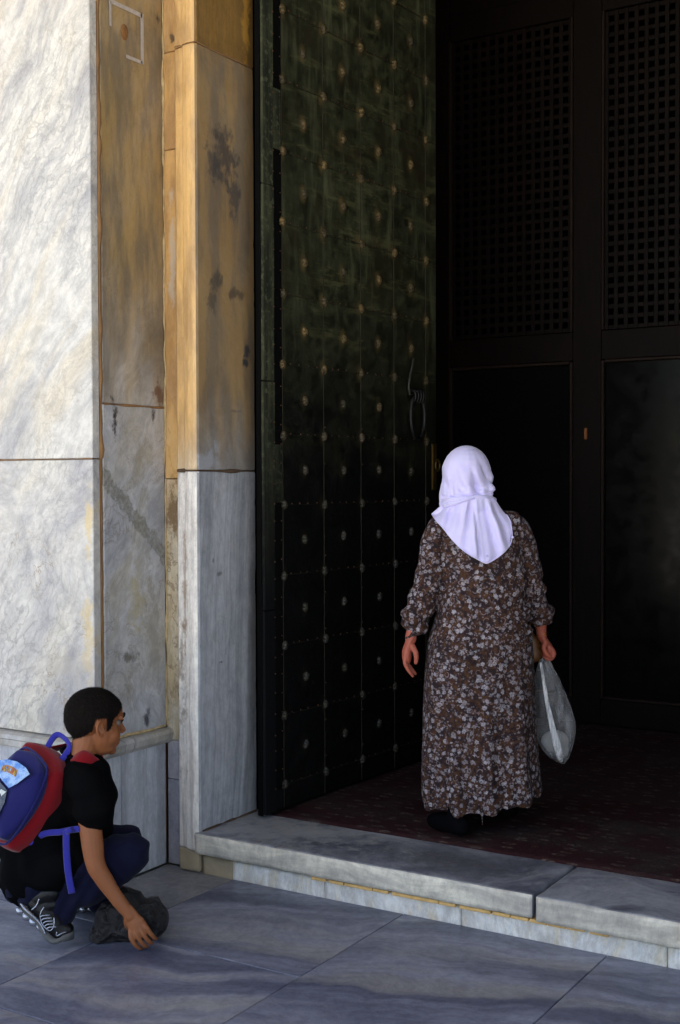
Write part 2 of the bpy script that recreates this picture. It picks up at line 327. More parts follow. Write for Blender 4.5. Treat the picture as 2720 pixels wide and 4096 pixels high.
hm = bpy.data.meshes.new('chip'); hb.to_mesh(hm); hb.free()
link('chip', hm, simple('chipped_ochre_stone', (.22, .10, .03), .9, var=.7, scale=60, bump=.8), niche, smooth=True)
# strip
strip = empty('pilaster_strip', (-3.46, 4.26, 0)); tag(strip, 'slim golden marble pilaster strip between the niche and the door jamb', 'pilaster')
for z0, z1, m in ((0, .37, m_strip_low), (.37, .54, m_strip_low), (.54, 1.667, m_strip), (1.667, 3.07, m_strip), (3.07, 3.483, m_strip), (3.483, 6.0, m_strip)):
    wp('stone', -3.505, -3.415, 4.235 if z0 > .5 else 4.237, 4.285, z0+.0015, z1-.0015, m, strip, bev=.003)
wp('backing', -3.56, -3.40, 4.286, 4.42, 0, 6.0, m_mortar_dark, strip)
# jamb: profiled blocks running through the reveal
jamb = empty('door_jamb', (-3.35, 4.38, 0)); tag(jamb, 'marble door jamb, golden brown above and blue grey below, beside the studded door', 'door jamb')
def jprof(e=0): return [(-3.411+e, 4.30), (-3.411+e, 4.20), (-3.400+e, 4.190), (-3.360, 4.186), (-3.350, 4.176), (-3.325, 4.170), (-3.300, 4.170), (-3.288, 4.176), (-3.283, 4.186), (-3.283, 4.585), (-3.60, 4.585), (-3.60, 4.43), (-3.411+e, 4.43)]
def jblock(z0, z1, m, e=0, seed=0):
    pr = jprof(e); n = len(pr); l = jamb.location; v = []; f = []
    zs = [z0, z0+.006]+list(np.arange(z0+.03, z1-.02, .022))+[z1-.006, z1]
    for k, z in enumerate(zs):
        s = .004 if k in (0, len(zs)-1) else 0
        for i, (x, y) in enumerate(pr):
            cx_, cy_ = -3.4, 4.38; j = .0016*mnoise.noise(Vector((x*30, y*30, z*6+seed)))-.010*max(0, mnoise.noise(Vector((x*40+seed, y*40, z*24)))-.38)
            if k == 0 or k == len(zs)-1: j -= s
            d = Vector((x-cx_, y-cy_)).normalized()
            v.append((x+d.x*j-l[0], y+d.y*j-l[1], z))
    for k in range(len(zs)-1):
        for i in range(n): f.append((k*n+i, k*n+(i+1) % n, (k+1)*n+(i+1) % n, (k+1)*n+i))
    f += [list(range(n))[::-1], list(range((len(zs)-1)*n, len(zs)*n))]
    me = pydata('block', v, f)
    me.materials.append(m[0]); me.materials.append(m[1])
    o = tinted(link('block', me, [], jamb))
    for p in me.polygons:
        if p.normal.x > .8: p.material_index = 1
    return o
jblock(.10, 1.697, (m_jamb_low, m_rev_low), seed=1)
jblock(1.705, 3.472, (m_jamb, m_reveal), seed=2)
jblock(3.478, 6.0, (m_jamb, m_rev_top), seed=3)
wp('joint_mortar', -3.405, -3.290, 4.20, 4.57, 1.694, 1.708, m_mortar_dark, jamb)
wp('joint_mortar', -3.405, -3.290, 4.20, 4.57, 3.468, 3.482, m_mortar, jamb)
wp('base_stone', -3.408, -3.30, 4.188, 4.3, 0, .098, m_patch, jamb, bev=.012, seg=2, wob=.003)
m_lime = simple('cream_lime_mortar', (.50, .38, .20), .95, var=.6, scale=30, bump=.8)
def fillet(par, a, b, rad, m, seed, jit=.004):
    a, b = Vector(a), Vector(b); L = (b-a).length; n = int(L/.035); l = Vector(par.location); d = (b-a).normalized(); v = []; f = []
    x_ = d.orthogonal().normalized(); y_ = d.cross(x_); k6 = 6
    for i in range(n+1):
        p = a+(b-a)*i/n; q = p*1.0; w_ = rad*max(.15, (1+1.1*mnoise.noise(p*11+Vector((seed, 0, 0)))+.8*mnoise.noise(p*31)))
        q += x_*jit*mnoise.noise(p*13+Vector((0, seed, 0)))+y_*jit*mnoise.noise(p*13+Vector((0, 0, seed)))
        for k in range(k6): v.append(q-l+(x_*math.cos(k*PI/3)+y_*math.sin(k*PI/3))*w_)
    for i in range(n):
        for k in range(k6): f.append((i*k6+k, i*k6+(k+1) % k6, (i+1)*k6+(k+1) % k6, (i+1)*k6+k))
    link('joint_mortar', pydata('joint_mortar', v, f), m, par, smooth=True)
fillet(strip, (-3.502, 4.232, .6), (-3.502, 4.232, 1.667), .004, m_lime, 1); fillet(strip, (-3.502, 4.232, 1.667), (-3.502, 4.232, 5), .0045, m_lime, 2)
fillet(strip, (-3.4135, 4.222, 1.70), (-3.4135, 4.222, 5), .0042, m_mortar, 3); fillet(strip, (-3.4135, 4.222, .05), (-3.4135, 4.222, 1.70), .0035, m_lime, 4)
fillet(niche, (-3.512, 3.834, .6), (-3.512, 3.834, 1.75), .006, m_mortar, 5); fillet(niche, (-3.510, 3.834, 1.75), (-3.510, 3.834, 5), .008, m_mortar, 6)
fillet(niche, (-3.505, 3.85, 1.971), (-3.505, 4.23, 1.971), .0035, m_mortar, 7, .002); fillet(niche, (-3.502, 3.86, .602), (-3.502, 4.22, .602), .005, m_lime, 8)
fillet(jamb, (-3.40, 4.19, 1.701), (-3.285, 4.175, 1.701), .005, m_mortar_dark, 9, .003); fillet(jamb, (-3.281, 4.185, 1.701), (-3.281, 4.58, 1.701), .005, m_mortar_dark, 10, .003)
fillet(jamb, (-3.40, 4.19, 3.475), (-3.285, 4.175, 3.475), .004, m_mortar, 11, .003); fillet(jamb, (-3.283, 4.185, 3.475), (-3.283, 4.58, 3.475), .0035, m_mortar, 12, .003)
fillet(jamb, (-3.281, 4.19, .183), (-3.281, 4.58, .183), .004, m_mortar_dark, 13, .002)
fillet(wall, (-5, 3.783, 1.748), (-3.506, 3.783, 1.748), .0018, m_mortar, 14, .001)
# rest of the facade out of view
fac = empty('facade', (-.2, 4.5, 0)); tag(fac, 'marble faced facade over and right of the dark doorway', 'building')
wp('wall', -.7, 8, 4.2, 4.6, 0, 6.0, m_wall_low, fac); wp('wall', -8.2, -3.61, 4.3, 4.59, 0, 6.0, m_plaster, fac)
wp('lintel', -3.28, -.7, 4.22, 4.58, 4.95, 6.0, m_reveal, fac)

# threshold
thr = empty('threshold', (-2.3, 4.35, 0)); tag(thr, 'worn grey marble threshold step in front of the dark carpeted doorway', 'step')
def lc(o): return o
def cs(name, x0, x1, y0, y1, z0, z1, m, **k):
    l = thr.location
    if name == 'tread':
        o = tinted(chipped(name, x0-l[0], x1-l[0], y0-l[1], y1-l[1], z0, z1, m, thr, **k)); o.data.materials.append(m_step_front)
        for p in o.data.polygons:
            if p.normal.y < -.35: p.material_index = 1
        return o
    return tinted(chipped(name, x0-l[0], x1-l[0], y0-l[1], y1-l[1], z0, z1, m, thr, **k))
cs('tread', -3.30, -1.772, 4.158, 4.75, .092, .18, m_step_top, cell=.018, rad=.005, amp=.003, seed=1)
cs('tread', -1.758, -.72, 4.150, 4.75, .088, .179, m_step_top, cell=.018, rad=.005, amp=.003, seed=5)
for (x0, x1, m) in ((-3.285, -3.13, m_patch), (-3.13, -2.68, m_plinth), (-2.676, -2.078, m_plinth), (-2.074, -1.3, m_plinth), (-1.296, -.72, m_plinth)):
    cs('riser', x0, x1, 4.200, 4.26, -.01, .075, m, cell=.016, rad=.0022, amp=.0015, seed=x0)
for i in range(17):
    x = -2.72+i*.072+random.uniform(-.01, .01)
    z = .083
    wp('bedding_tile', x, x+.068, 4.167, 4.25, z-.007, z+.006, m_cane, thr, bev=.002, wob=.001)
wp('backing', -3.28, -.72, 4.262, 4.74, 0, .086, m_mortar_dark, thr)

# carpet
t = T('red_oriental_carpet'); gg = t.n('NewGeometry'); sx = t.n('SeparateXYZ', {0: (gg, 'Position')})
pz = t.map((gg, 'Position'), rot=(0, 0, .0))
band = t.noise(t.map((gg, 'Position'), sc=(.02, 1, .1)), 3.6, 1)
vo = t.n('TexVoronoi', {'Vector': t.map((gg, 'Position'), sc=(.7, 1.5, 1)), 'Scale': 12, 'Randomness': .6}); vo2 = t.n('TexVoronoi', {'Vector': (gg, 'Position'), 'Scale': 42})
c = t.mix(t.mr(t.math('ADD', band, t.math('MULTIPLY', t.math('SUBTRACT', t.noise((gg, 'Position'), 5, 5, .7), .5), .35)), .42, .54), (.036, .013, .014), (.040, .034, .031))
c = t.mix(t.mr((vo, 'Distance'), .32, .2), c, (.13, .10, .08)); c = t.mix(t.mr((vo, 'Distance'), .14, .08), c, (.020, .022, .032))
c = t.mix(t.math('MULTIPLY', t.mr((vo2, 'Distance'), .3, .5), .7), c, (.045, .015, .016))
tn = t.noise((gg, 'Position'), 140, 3, .7)
wr = t.noise((gg, 'Position'), 2.4, 5, .7); c = t.mix(t.mr(wr, .45, .7, 0, .7), c, (.052, .045, .041)); c = t.mix(t.mr(tn, .42, .72, 0, .8), c, (.012, .009, .011))
t.P(Base_Color=c, Roughness=.95); t.b.inputs['Specular IOR Level'].default_value = .1; t.bump(tn, .5, .006); m_carpet = t.m
nx, ny = 60, 60; v = []; f = []
for j in range(ny+1):
    for i in range(nx+1):
        x = -3.19+2.5*i/nx; y = 4.553+2.70*j/ny
        e = .006*mnoise.noise(Vector((x*6, 0, 0))) if j == 0 else 0
        v.append((x, y+e, .187+.0035*mnoise.noise(Vector((x*3, y*3, 1)))-(.004 if j == 0 else 0)))
for j in range(ny):
    for i in range(nx): a = j*(nx+1)+i; f.append((a, a+1, a+nx+2, a+nx+1))
cm = pydata('carpet', v, f); cp = link('carpet', cm, m_carpet, smooth=True)
mod = cp.modifiers.new('s', 'SOLIDIFY'); mod.thickness = .008; mod.offset = -1
tag(cp, 'worn dark red patterned carpet laid inside the doorway under the woman', 'carpet')

# vestibule room
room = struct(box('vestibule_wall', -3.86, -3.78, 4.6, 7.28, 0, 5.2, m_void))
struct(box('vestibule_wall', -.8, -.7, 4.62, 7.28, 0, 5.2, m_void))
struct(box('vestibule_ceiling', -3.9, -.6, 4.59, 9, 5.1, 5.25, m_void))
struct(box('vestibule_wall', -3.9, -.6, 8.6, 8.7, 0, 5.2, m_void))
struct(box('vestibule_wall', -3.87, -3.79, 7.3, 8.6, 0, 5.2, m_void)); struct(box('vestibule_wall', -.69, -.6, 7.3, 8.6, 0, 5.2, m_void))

# wooden screen
scr = empty('wooden_screen', (-2.75, 7.3, .18)); tag(scr, 'dark wooden inner screen with lattice above and glossy panels below, behind the woman', 'screen')
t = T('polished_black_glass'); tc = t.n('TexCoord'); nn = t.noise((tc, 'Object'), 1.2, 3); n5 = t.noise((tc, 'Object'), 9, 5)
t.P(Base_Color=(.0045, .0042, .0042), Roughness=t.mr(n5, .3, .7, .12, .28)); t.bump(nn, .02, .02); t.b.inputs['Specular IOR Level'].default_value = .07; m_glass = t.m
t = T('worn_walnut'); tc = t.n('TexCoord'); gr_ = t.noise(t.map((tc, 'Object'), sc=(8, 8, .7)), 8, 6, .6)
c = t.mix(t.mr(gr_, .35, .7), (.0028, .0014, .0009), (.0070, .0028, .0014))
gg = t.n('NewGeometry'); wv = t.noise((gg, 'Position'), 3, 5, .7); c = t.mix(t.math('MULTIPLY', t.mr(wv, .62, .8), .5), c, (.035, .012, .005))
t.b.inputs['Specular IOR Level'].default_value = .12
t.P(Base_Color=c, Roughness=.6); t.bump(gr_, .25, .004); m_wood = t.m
m_bead = simple('worn_moulding_wood', (.018, .010, .007), .6, var=.6, scale=5, bump=.2, spec=.15)
def sb(name, x0, x1, y0, y1, z0, z1, m=m_wood, bev=.003, **k): return wp(name, x0, x1, y0, y1, z0, z1, m, scr, bev=bev, **k)
ZT = 5.0
for x0, x1 in ((-3.775, -3.675), (-2.838, -2.660), (-1.82, -1.64), (-.92, -.805)): sb('stile', x0, x1, 7.27, 7.33, .18, ZT)
bays = ((-3.675, -2.838), (-2.660, -1.82), (-1.64, -.92))
barm = {}
def bar(kind, x0, x1, y0, y1, z0, z1):
    key = (kind, round(x1-x0, 3), round(z1-z0, 3))
    if key not in barm:
        barm[key] = boxm(kind, -(x1-x0)/2, (x1-x0)/2, -(y1-y0)/2, (y1-y0)/2, -(z1-z0)/2, (z1-z0)/2, .002)
    l = scr.location
    o = link(kind, barm[key], m_wood, scr, loc=((x0+x1)/2-l[0], (y0+y1)/2-l[1], (z0+z1)/2-l[2])); return o
PX, PZ = .0625, .0618
for (x0, x1) in bays:
    sb('rail', x0+.001, x1-.001, 7.272, 7.328, 2.376, 2.548); sb('rail', x0+.001, x1-.001, 7.272, 7.328, 4.44, 4.60); sb('rail', x0+.001, x1-.001, 7.272, 7.328, .18, .335)
    pw = x1-x0
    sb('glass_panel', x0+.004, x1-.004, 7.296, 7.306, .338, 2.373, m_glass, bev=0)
    for a, b, z0, z1 in ((x0+.002, x0+.02, .34, 2.371), (x1-.02, x1-.002, .34, 2.371), (x0+.021, x1-.021, .337, .355), (x0+.021, x1-.021, 2.356, 2.374)):
        sb('bead', a, b, 7.262, 7.294, z0, z1, m_bead, bev=.004)
    for a, b in ((x0+.002, x0+.018), (x1-.018, x1-.002)): sb('bead', a, b, 7.262, 7.294, 2.55, 4.438, m_bead, bev=.004)
    if x0 < -1.7:
        n = int(round((pw-.05)/PX)); px = (pw-.05)/n
        for i in range(n+1):
            xc = x0+.025+i*px; bar('lattice_bar', xc-.0135, xc+.0135, 7.282, 7.298, 2.552, 4.436)
        nz = 30
        for k in range(nz+1):
            zc = 2.566+k*(4.422-2.566)/nz; bar('lattice_rail', x0+.02, x1-.02, 7.287, 7.303, zc-.0135, zc+.0135)
    sb('panel', x0+.002, x1-.002, 7.29, 7.31, 4.602, ZT)
sb('keyplate', -2.765, -2.745, 7.262, 7.2695, 1.90, 1.97, simple('worn_brass_catch', (.25, .09, .03), .5, .6))

# ================================================================= door leaf
A = .0577
door = empty('studded_door', (-3.17, 4.60, .19), -A); tag(door, 'open tall dark green metal clad door with rows of shell shaped studs', 'door')
t = T('patinated_bronze_plate'); gg = t.n('NewGeometry'); sx = t.n('SeparateXYZ', {0: (gg, 'Position')}); oi = t.n('ObjectInfo')
n1 = t.noise((gg, 'Position'), 3.2, 7, .68); n2 = t.noise((gg, 'Position'), 14, 6, .7); n3 = t.noise(t.map((gg, 'Position'), sc=(4, 4, .6)), 3, 5, .6)
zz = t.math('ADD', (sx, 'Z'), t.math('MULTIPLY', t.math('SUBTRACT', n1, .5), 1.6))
k = t.mr(zz, 1.5, 2.7)                               # verdigris green higher up; the reflective gradient to black is painted in
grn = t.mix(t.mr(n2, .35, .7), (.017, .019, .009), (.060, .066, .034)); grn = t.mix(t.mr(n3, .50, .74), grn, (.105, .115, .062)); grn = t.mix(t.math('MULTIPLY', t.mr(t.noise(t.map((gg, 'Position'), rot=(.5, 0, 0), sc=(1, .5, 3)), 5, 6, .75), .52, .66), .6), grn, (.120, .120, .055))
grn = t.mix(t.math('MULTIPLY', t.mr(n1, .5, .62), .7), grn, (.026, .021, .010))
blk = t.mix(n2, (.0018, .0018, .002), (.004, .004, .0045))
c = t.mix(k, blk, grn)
c = t.mix(t.math('MULTIPLY', (oi, 'Random'), .35), c, (.006, .006, .005))
tc = t.n('TexCoord'); so_ = t.n('SeparateXYZ', {0: (tc, 'Object')})     # rubbed metal round every stud, its warm glow painted into the colour
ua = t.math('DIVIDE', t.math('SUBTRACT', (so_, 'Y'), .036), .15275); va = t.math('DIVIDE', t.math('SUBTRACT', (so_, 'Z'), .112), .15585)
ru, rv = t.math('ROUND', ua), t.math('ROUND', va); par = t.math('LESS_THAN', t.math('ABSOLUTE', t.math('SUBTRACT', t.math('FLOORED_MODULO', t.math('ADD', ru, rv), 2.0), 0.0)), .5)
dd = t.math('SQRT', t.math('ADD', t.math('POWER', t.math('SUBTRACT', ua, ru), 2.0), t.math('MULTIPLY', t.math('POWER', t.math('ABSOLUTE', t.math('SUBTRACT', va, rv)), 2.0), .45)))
dd = t.math('ADD', dd, t.math('MULTIPLY', t.math('SUBTRACT', n2, .5), .16)); rub_glow = t.math('MULTIPLY', t.math('MULTIPLY', t.mr(dd, .02, .24, 1, 0), par), t.math('ADD', t.math('MULTIPLY', k, .75), .12))
c = t.mix(rub_glow, c, (.13, .095, .035))
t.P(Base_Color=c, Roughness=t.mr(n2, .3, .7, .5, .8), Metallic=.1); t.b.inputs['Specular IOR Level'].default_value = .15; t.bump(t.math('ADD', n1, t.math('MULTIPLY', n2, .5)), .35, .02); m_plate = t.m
t = T('verdigris_stile'); gg = t.n('NewGeometry'); n2 = t.noise(t.map((gg, 'Position'), sc=(5, 5, .5)), 6, 6, .7); sx = t.n('SeparateXYZ', {0: (gg, 'Position')})
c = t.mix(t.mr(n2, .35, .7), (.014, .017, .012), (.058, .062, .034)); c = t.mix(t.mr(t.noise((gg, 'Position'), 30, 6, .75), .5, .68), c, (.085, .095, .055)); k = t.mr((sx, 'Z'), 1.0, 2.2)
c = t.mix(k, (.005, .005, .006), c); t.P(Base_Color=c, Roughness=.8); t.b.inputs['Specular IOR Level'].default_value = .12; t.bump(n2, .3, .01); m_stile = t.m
t = T('rubbed_bronze_stud'); gg = t.n('NewGeometry'); sx = t.n('SeparateXYZ', {0: (gg, 'Position')}); n2 = t.noise((gg, 'Position'), 90, 3, .6)
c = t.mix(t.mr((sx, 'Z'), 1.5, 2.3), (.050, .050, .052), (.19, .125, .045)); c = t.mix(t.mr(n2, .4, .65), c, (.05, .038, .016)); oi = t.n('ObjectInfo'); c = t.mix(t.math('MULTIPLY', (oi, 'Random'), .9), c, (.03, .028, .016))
t.P(Base_Color=c, Roughness=.5, Metallic=.35); m_stud = t.m
m_gap = simple('black_oxide', (.004, .004, .004), .9, spec=.05)
m_brass = simple('dull_brass', (.10, .06, .012), .45, .7, var=.4, scale=40)
m_iron = simple('dark_iron', (.014, .014, .013), .5, .5, var=.4, scale=30, bump=.3)
m_rust = simple('rusty_rivet', (.09, .035, .015), .8, .1, var=.5, scale=60)
H0, H1 = 0.0, 4.74           # local z (world z minus .19)
def db(name, n0, n1_, s0, s1, z0, z1, m, **k): return box(name, n0, n1_, s0, s1, z0, z1, m, door, **k)
db('leaf_body', -.03, -.004, -.115, 1.362, H0, H1, m_gap, bev=.003); db('leaf_core', -.10, -.031, .25, 1.360, H0, H1, m_gap, bev=.003)
for z0, z1 in ((0.005, .9), (.903, 1.9), (1.903, 2.75), (2.753, 3.8), (3.803, 4.73)): db('stile_plate', -.003, .012, -.113, -.032, z0, z1, m_stile, bev=.004, wob=.002)
cols = [.036, .348, .655, .952, 1.258]; rows = [.302-.19+.3117*k for k in range(-1, 15)]
for i in range(4):
    for j in range(len(rows)-1):
        z0, z1 = max(rows[j], .01), min(rows[j+1], H1-.01); s0, s1 = cols[i], cols[i+1]
        nn_ = 6; v = []; f = []; e = .0018; sd_ = i*31+j*7
        for a in range(nn_+1):
            for b in range(nn_+1):
                s = s0+e+(s1-s0-2*e)*a/nn_; z = z0+e+(z1-z0-2*e)*b/nn_
                dent = .0035*mnoise.noise(Vector((s*7, z*7, sd_)))
                d2 = (s-(s0+s1)/2)**2+(z-(rows[j]+rows[j+1])/2)**2
                dent += .005*math.exp(-d2/.0022)
                if a in (0, nn_) or b in (0, nn_): dent = -.002+.0012*mnoise.noise(Vector((s*20, z*20, 3)))
                v.append((dent+.001, s, z))
        for a in range(nn_):
            for b in range(nn_): q = a*(nn_+1)+b; f.append((q, q+nn_+1, q+nn_+2, q+1))
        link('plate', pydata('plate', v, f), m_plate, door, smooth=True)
for j in range(len(rows)-1):
    z0, z1 = max(rows[j], .01), min(rows[j+1], H1-.01)
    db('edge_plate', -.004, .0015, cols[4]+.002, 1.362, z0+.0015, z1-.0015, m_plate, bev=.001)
    db('hinge_plate', -.0038, -.001-.0*j, -.028, .033, z0+.001+random.uniform(0, .02), z1-.001-random.uniform(0, .05), m_gap if j % 5 else m_stile, bev=.001)
# seams: a thin raised lip along each sheet edge
m_seam = simple('rubbed_seam', (.026, .024, .013), .7, .2, var=.7, scale=6)
for s in cols: db('seam', -.001, .0024, s-.0012, s+.0008, .01, H1-.01, m_seam)
for z in rows[1:-1]: db('seam', -.001, .0022, cols[0]+.002, 1.36, z-.0008, z+.0008, m_seam)
# shell studs
v = []; f = []; NS = 20; R_ = .0195
prof = [(1.05, 0), (1.0, .35), (.78, .72), (.42, .96), (0.0, 1.05)]
for a, (rr_, hh) in enumerate(prof[:-1]):
    for k in range(NS):
        th = 2*PI*k/NS; q = rr_*R_*(1+(.13 if k % 2 else -.10)*(1-a*.15))
        v.append((hh*.017, math.cos(th)*q*.85, math.sin(th)*q))
v.append((.0175, 0, 0))
for a in range(len(prof)-2):
    for k in range(NS): f.append((a*NS+k, a*NS+(k+1) % NS, (a+1)*NS+(k+1) % NS, (a+1)*NS+k))
for k in range(NS): f.append((3*NS+k, 3*NS+(k+1) % NS, 4*NS))
stud_me = pydata('stud', v, f); stud_me.materials.append(m_stud)
for j, z in enumerate(rows[1:-1]):
    for s in cols: 
        o = link('stud', stud_me, None, door, loc=(.001+random.uniform(0, .003), s+random.uniform(-.004, .004), z+random.uniform(-.004, .004))); o.rotation_euler = (random.uniform(-.5, .5), random.uniform(-.15, .15), 0)
for j in range(1, len(rows)-2):
    z = (rows[j]+rows[j+1])/2
    for i in range(4):
        s = (cols[i]+cols[i+1])/2
        o = link('stud', stud_me, None, door, loc=(.004, s+random.uniform(-.004, .004), z+random.uniform(-.004, .004))); o.rotation_euler = (random.uniform(-.5, .5), 0, 0)
bm = bmesh.new()
def riv(s, z, n=.003, r=.0035):
    q = bmesh.ops.create_cone(bm, cap_ends=True, segments=6, radius1=r, radius2=r*.5, depth=.004)
    for x in q['verts']: x.co = Vector((x.co.z+n, x.co.x+s, x.co.y+z))
for z in rows[1:-1]:
    for i in range(4):
        for q in (.2, .4, .6, .8): riv(cols[i]+.31*q+random.uniform(-.01, .01), z+.006)
for z in np.arange(.1, 4.7, .085):
    riv(-.04, z+random.uniform(-.01, .01), .0145); riv(cols[0]-.012, z*1.0, .002)
    if int(z*10) % 2: riv(cols[2]+.008, z); riv(cols[1]+.008, z)
rm = bpy.data.meshes.new('rivets'); bm.to_mesh(rm); bm.free(); ro = link('rivets', rm, m_rust, door); ro['kind'] = 'stuff'

def tube(name, pts, rad, m, parent, seg=10, closed=False, sub=4, flat=1.0, flatax=None):
    """smooth tube through points; rad scalar or list"""
    P = [Vector(p) for p in pts]; n = len(P)
    R = rad if isinstance(rad, (list, tuple)) else [rad]*n
    Q = []; RR = []
    rng = n if closed else n-1
    for i in range(rng):
        p0, p1, p2, p3 = P[(i-1) % n if closed else max(i-1, 0)], P[i], P[(i+1) % n], P[(i+2) % n if closed else min(i+2, n-1)]
        for s in range(sub):
            t_ = s/sub
            Q.append(.5*((2*p1)+(p2-p0)*t_+(2*p0-5*p1+4*p2-p3)*t_*t_+(3*p1-p0-3*p2+p3)*t_**3)); RR.append(R[i]*(1-t_)+R[(i+1) % n]*t_)
    if not closed: Q.append(P[-1]); RR.append(R[-1])
    v = []; f = []; up = Vector(flatax) if flatax else None; N = len(Q); prev = None
    for i in range(N):
        a = Q[(i+1) % N] if (closed or i < N-1) else Q[i]; b = Q[i-1] if (closed or i > 0) else Q[i]
        d = (a-b).normalized()
        ref = up if up else (prev if prev else (Vector((0, 0, 1)) if abs(d.z) < .9 else Vector((1, 0, 0))))
        x = (ref-d*ref.dot(d)).normalized(); y = d.cross(x); prev = x
        for k in range(seg):
            th = 2*PI*k/seg; v.append(Q[i]+(x*math.cos(th)*flat+y*math.sin(th))*RR[i])
    for i in range(N if closed else N-1):
        for k in range(seg): f.append((i*seg+k, i*seg+(k+1) % seg, ((i+1) % N)*seg+(k+1) % seg, ((i+1) % N)*seg+k))
    if not closed: f += [list(range(seg))[::-1], list(range((N-1)*seg, N*seg))]
    me = pydata(name, v, f)
    bm = bmesh.new(); bm.from_mesh(me); bmesh.ops.recalc_face_normals(bm, faces=bm.faces); bm.to_mesh(me); bm.free()
    return link(name, me, m, parent, smooth=True)
# knocker, hasp and lock
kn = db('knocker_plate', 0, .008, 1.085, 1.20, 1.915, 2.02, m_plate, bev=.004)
kc = (1.145, 1.80)
ring = [(.022, kc[0]+a, kc[1]+b) for a, b in ((-.040, .09), (-.062, .05), (-.068, -.01), (-.058, -.07), (-.025, -.115), (.02, -.115), (.055, -.07), (.066, -.01), (.058, .05), (.036, .09))]
kr = tube('knocker_ring', ring, .0115, m_iron, door, closed=True, sub=3)
for a in (-.045, -.015, .015, .04): tube('knocker_lug', [(.0, kc[0]+a, kc[1]+.13), (.03, kc[0]+a, kc[1]+.12), (.034, kc[0]+a*.9, kc[1]+.09), (.02, kc[0]+a*.85, kc[1]+.06)], .006, m_iron, door, sub=3)
tube('hasp', [(.012, 1.118, 2.09), (.018, 1.10, 2.06), (.022, 1.068, 1.985), (.02, 1.06, 1.94), (.02, 1.072, 1.90)], .007, simple('dull_steel', (.04, .04, .032), .5, .4), door)
lockp = db('lock_plate', .002, .007, 1.312, 1.358, 1.415, 1.66, m_brass, bev=.002)
db('lock_rib', .007, .013, 1.312, 1.317, 1.42, 1.65, m_brass, bev=.001)
ey = tube('lock_eye', [(.018, 1.35+.021*math.cos(a), 1.545+.028*math.sin(a)) for a in np.linspace(0, 2*PI, 10, endpoint=False)], .006, m_brass, door, closed=True, sub=2)

# ================================================================= figures
DG = lambda: bpy.context.evaluated_depsgraph_get()
def ell(bm, c, r, rot=None, u=20, v=14):
    q = bmesh.ops.create_uvsphere(bm, u_segments=u, v_segments=v, radius=1)
    Mx = Matrix.Translation(Vector(c)) @ ((rot if rot is not None else Matrix.Identity(3)).to_4x4()) @ Matrix.Diagonal((*r, 1))
    bmesh.ops.transform(bm, matrix=Mx, verts=q['verts'])
def chain(bm, pts, seg=16, sub=5, flat=(1, 1), ref=None):
    """tapered closed tube through (point, radius) pairs with rounded ends; flat scales the section along the reference axis and across it"""
    P = [Vector(p) for p, _ in pts]; R = [r for _, r in pts]; n = len(P); Q = []; RR = []
    for i in range(n-1):
        p0, p1, p2, p3 = P[max(i-1, 0)], P[i], P[i+1], P[min(i+2, n-1)]
        for s in range(sub):
            t_ = s/sub
            Q.append(.5*((2*p1)+(p2-p0)*t_+(2*p0-5*p1+4*p2-p3)*t_*t_+(3*p1-p0-3*p2+p3)*t_**3)); h = t_*t_*(3-2*t_); RR.append(R[i]*(1-h)+R[i+1]*h)
    Q.append(P[-1]); RR.append(R[-1])
    d0 = (Q[0]-Q[1]).normalized(); d1 = (Q[-1]-Q[-2]).normalized()
    pre = [(Q[0]+d0*RR[0]*math.sin(a), RR[0]*math.cos(a)) for a in (1.35, .9, .45)]
    post = [(Q[-1]+d1*RR[-1]*math.sin(a), RR[-1]*math.cos(a)) for a in (.45, .9, 1.35)]
    L = pre+list(zip(Q, RR))+post; rings = []; prev = None
    for i, (p, r) in enumerate(L):
        d = (L[min(i+1, len(L)-1)][0]-L[max(i-1, 0)][0]).normalized()
        rf = Vector(ref) if ref is not None else (prev if prev else (Vector((0, 1, 0)) if abs(d.y) < .9 else Vector((1, 0, 0))))
        x = (rf-d*rf.dot(d)).normalized(); y = d.cross(x); prev = x
        rings.append([bm.verts.new(p+(x*math.cos(2*PI*k/seg)*flat[0]+y*math.sin(2*PI*k/seg)*flat[1])*r) for k in range(seg)])
    for a, b in zip(rings[:-1], rings[1:]):
        for k in range(seg): bm.faces.new((a[k], a[(k+1) % seg], b[(k+1) % seg], b[k]))
    bm.faces.new(rings[0][::-1]); bm.faces.new(rings[-1])
def remesh(bm, voxel, smooth=6, fac=.5):
    bmesh.ops.recalc_face_normals(bm, faces=bm.faces)
    me = bpy.data.meshes.new('tmp'); bm.to_mesh(me); bm.free()
    o = bpy.data.objects.new('tmp', me); COL.objects.link(o)
    a = o.modifiers.new('r', 'REMESH'); a.mode = 'VOXEL'; a.voxel_size = voxel; a.use_smooth_shade = True
    if smooth: b = o.modifiers.new('s', 'SMOOTH'); b.iterations = smooth; b.factor = fac
    bpy.context.view_layer.update()
    r = bpy.data.meshes.new_from_object(o.evaluated_get(DG())); bpy.data.objects.remove(o)
    return r
def get(me):
    n = len(me.vertices); a = np.empty(n*3); me.vertices.foreach_get('co', a); b = np.empty(n*3); me.vertex_normals.foreach_get('vector', b)
    return a.reshape(-1, 3), b.reshape(-1, 3)
def put(me, a): me.vertices.foreach_set('co', a.ravel()); me.update()
def sub_surface(me, mask, off, name):
    """copy of the faces whose vertices are all in mask, pushed outward by off (array)"""
    co_, no = get(me); v = co_+no*off[:, None]; idx = -np.ones(len(v), int); keep = np.nonzero(mask)[0]; idx[keep] = np.arange(len(keep)); f = []
    for p in me.polygons:
        q = idx[list(p.vertices)]
        if (q >= 0).all(): f.append(q.tolist())
    return pydata(name, v[keep], f)
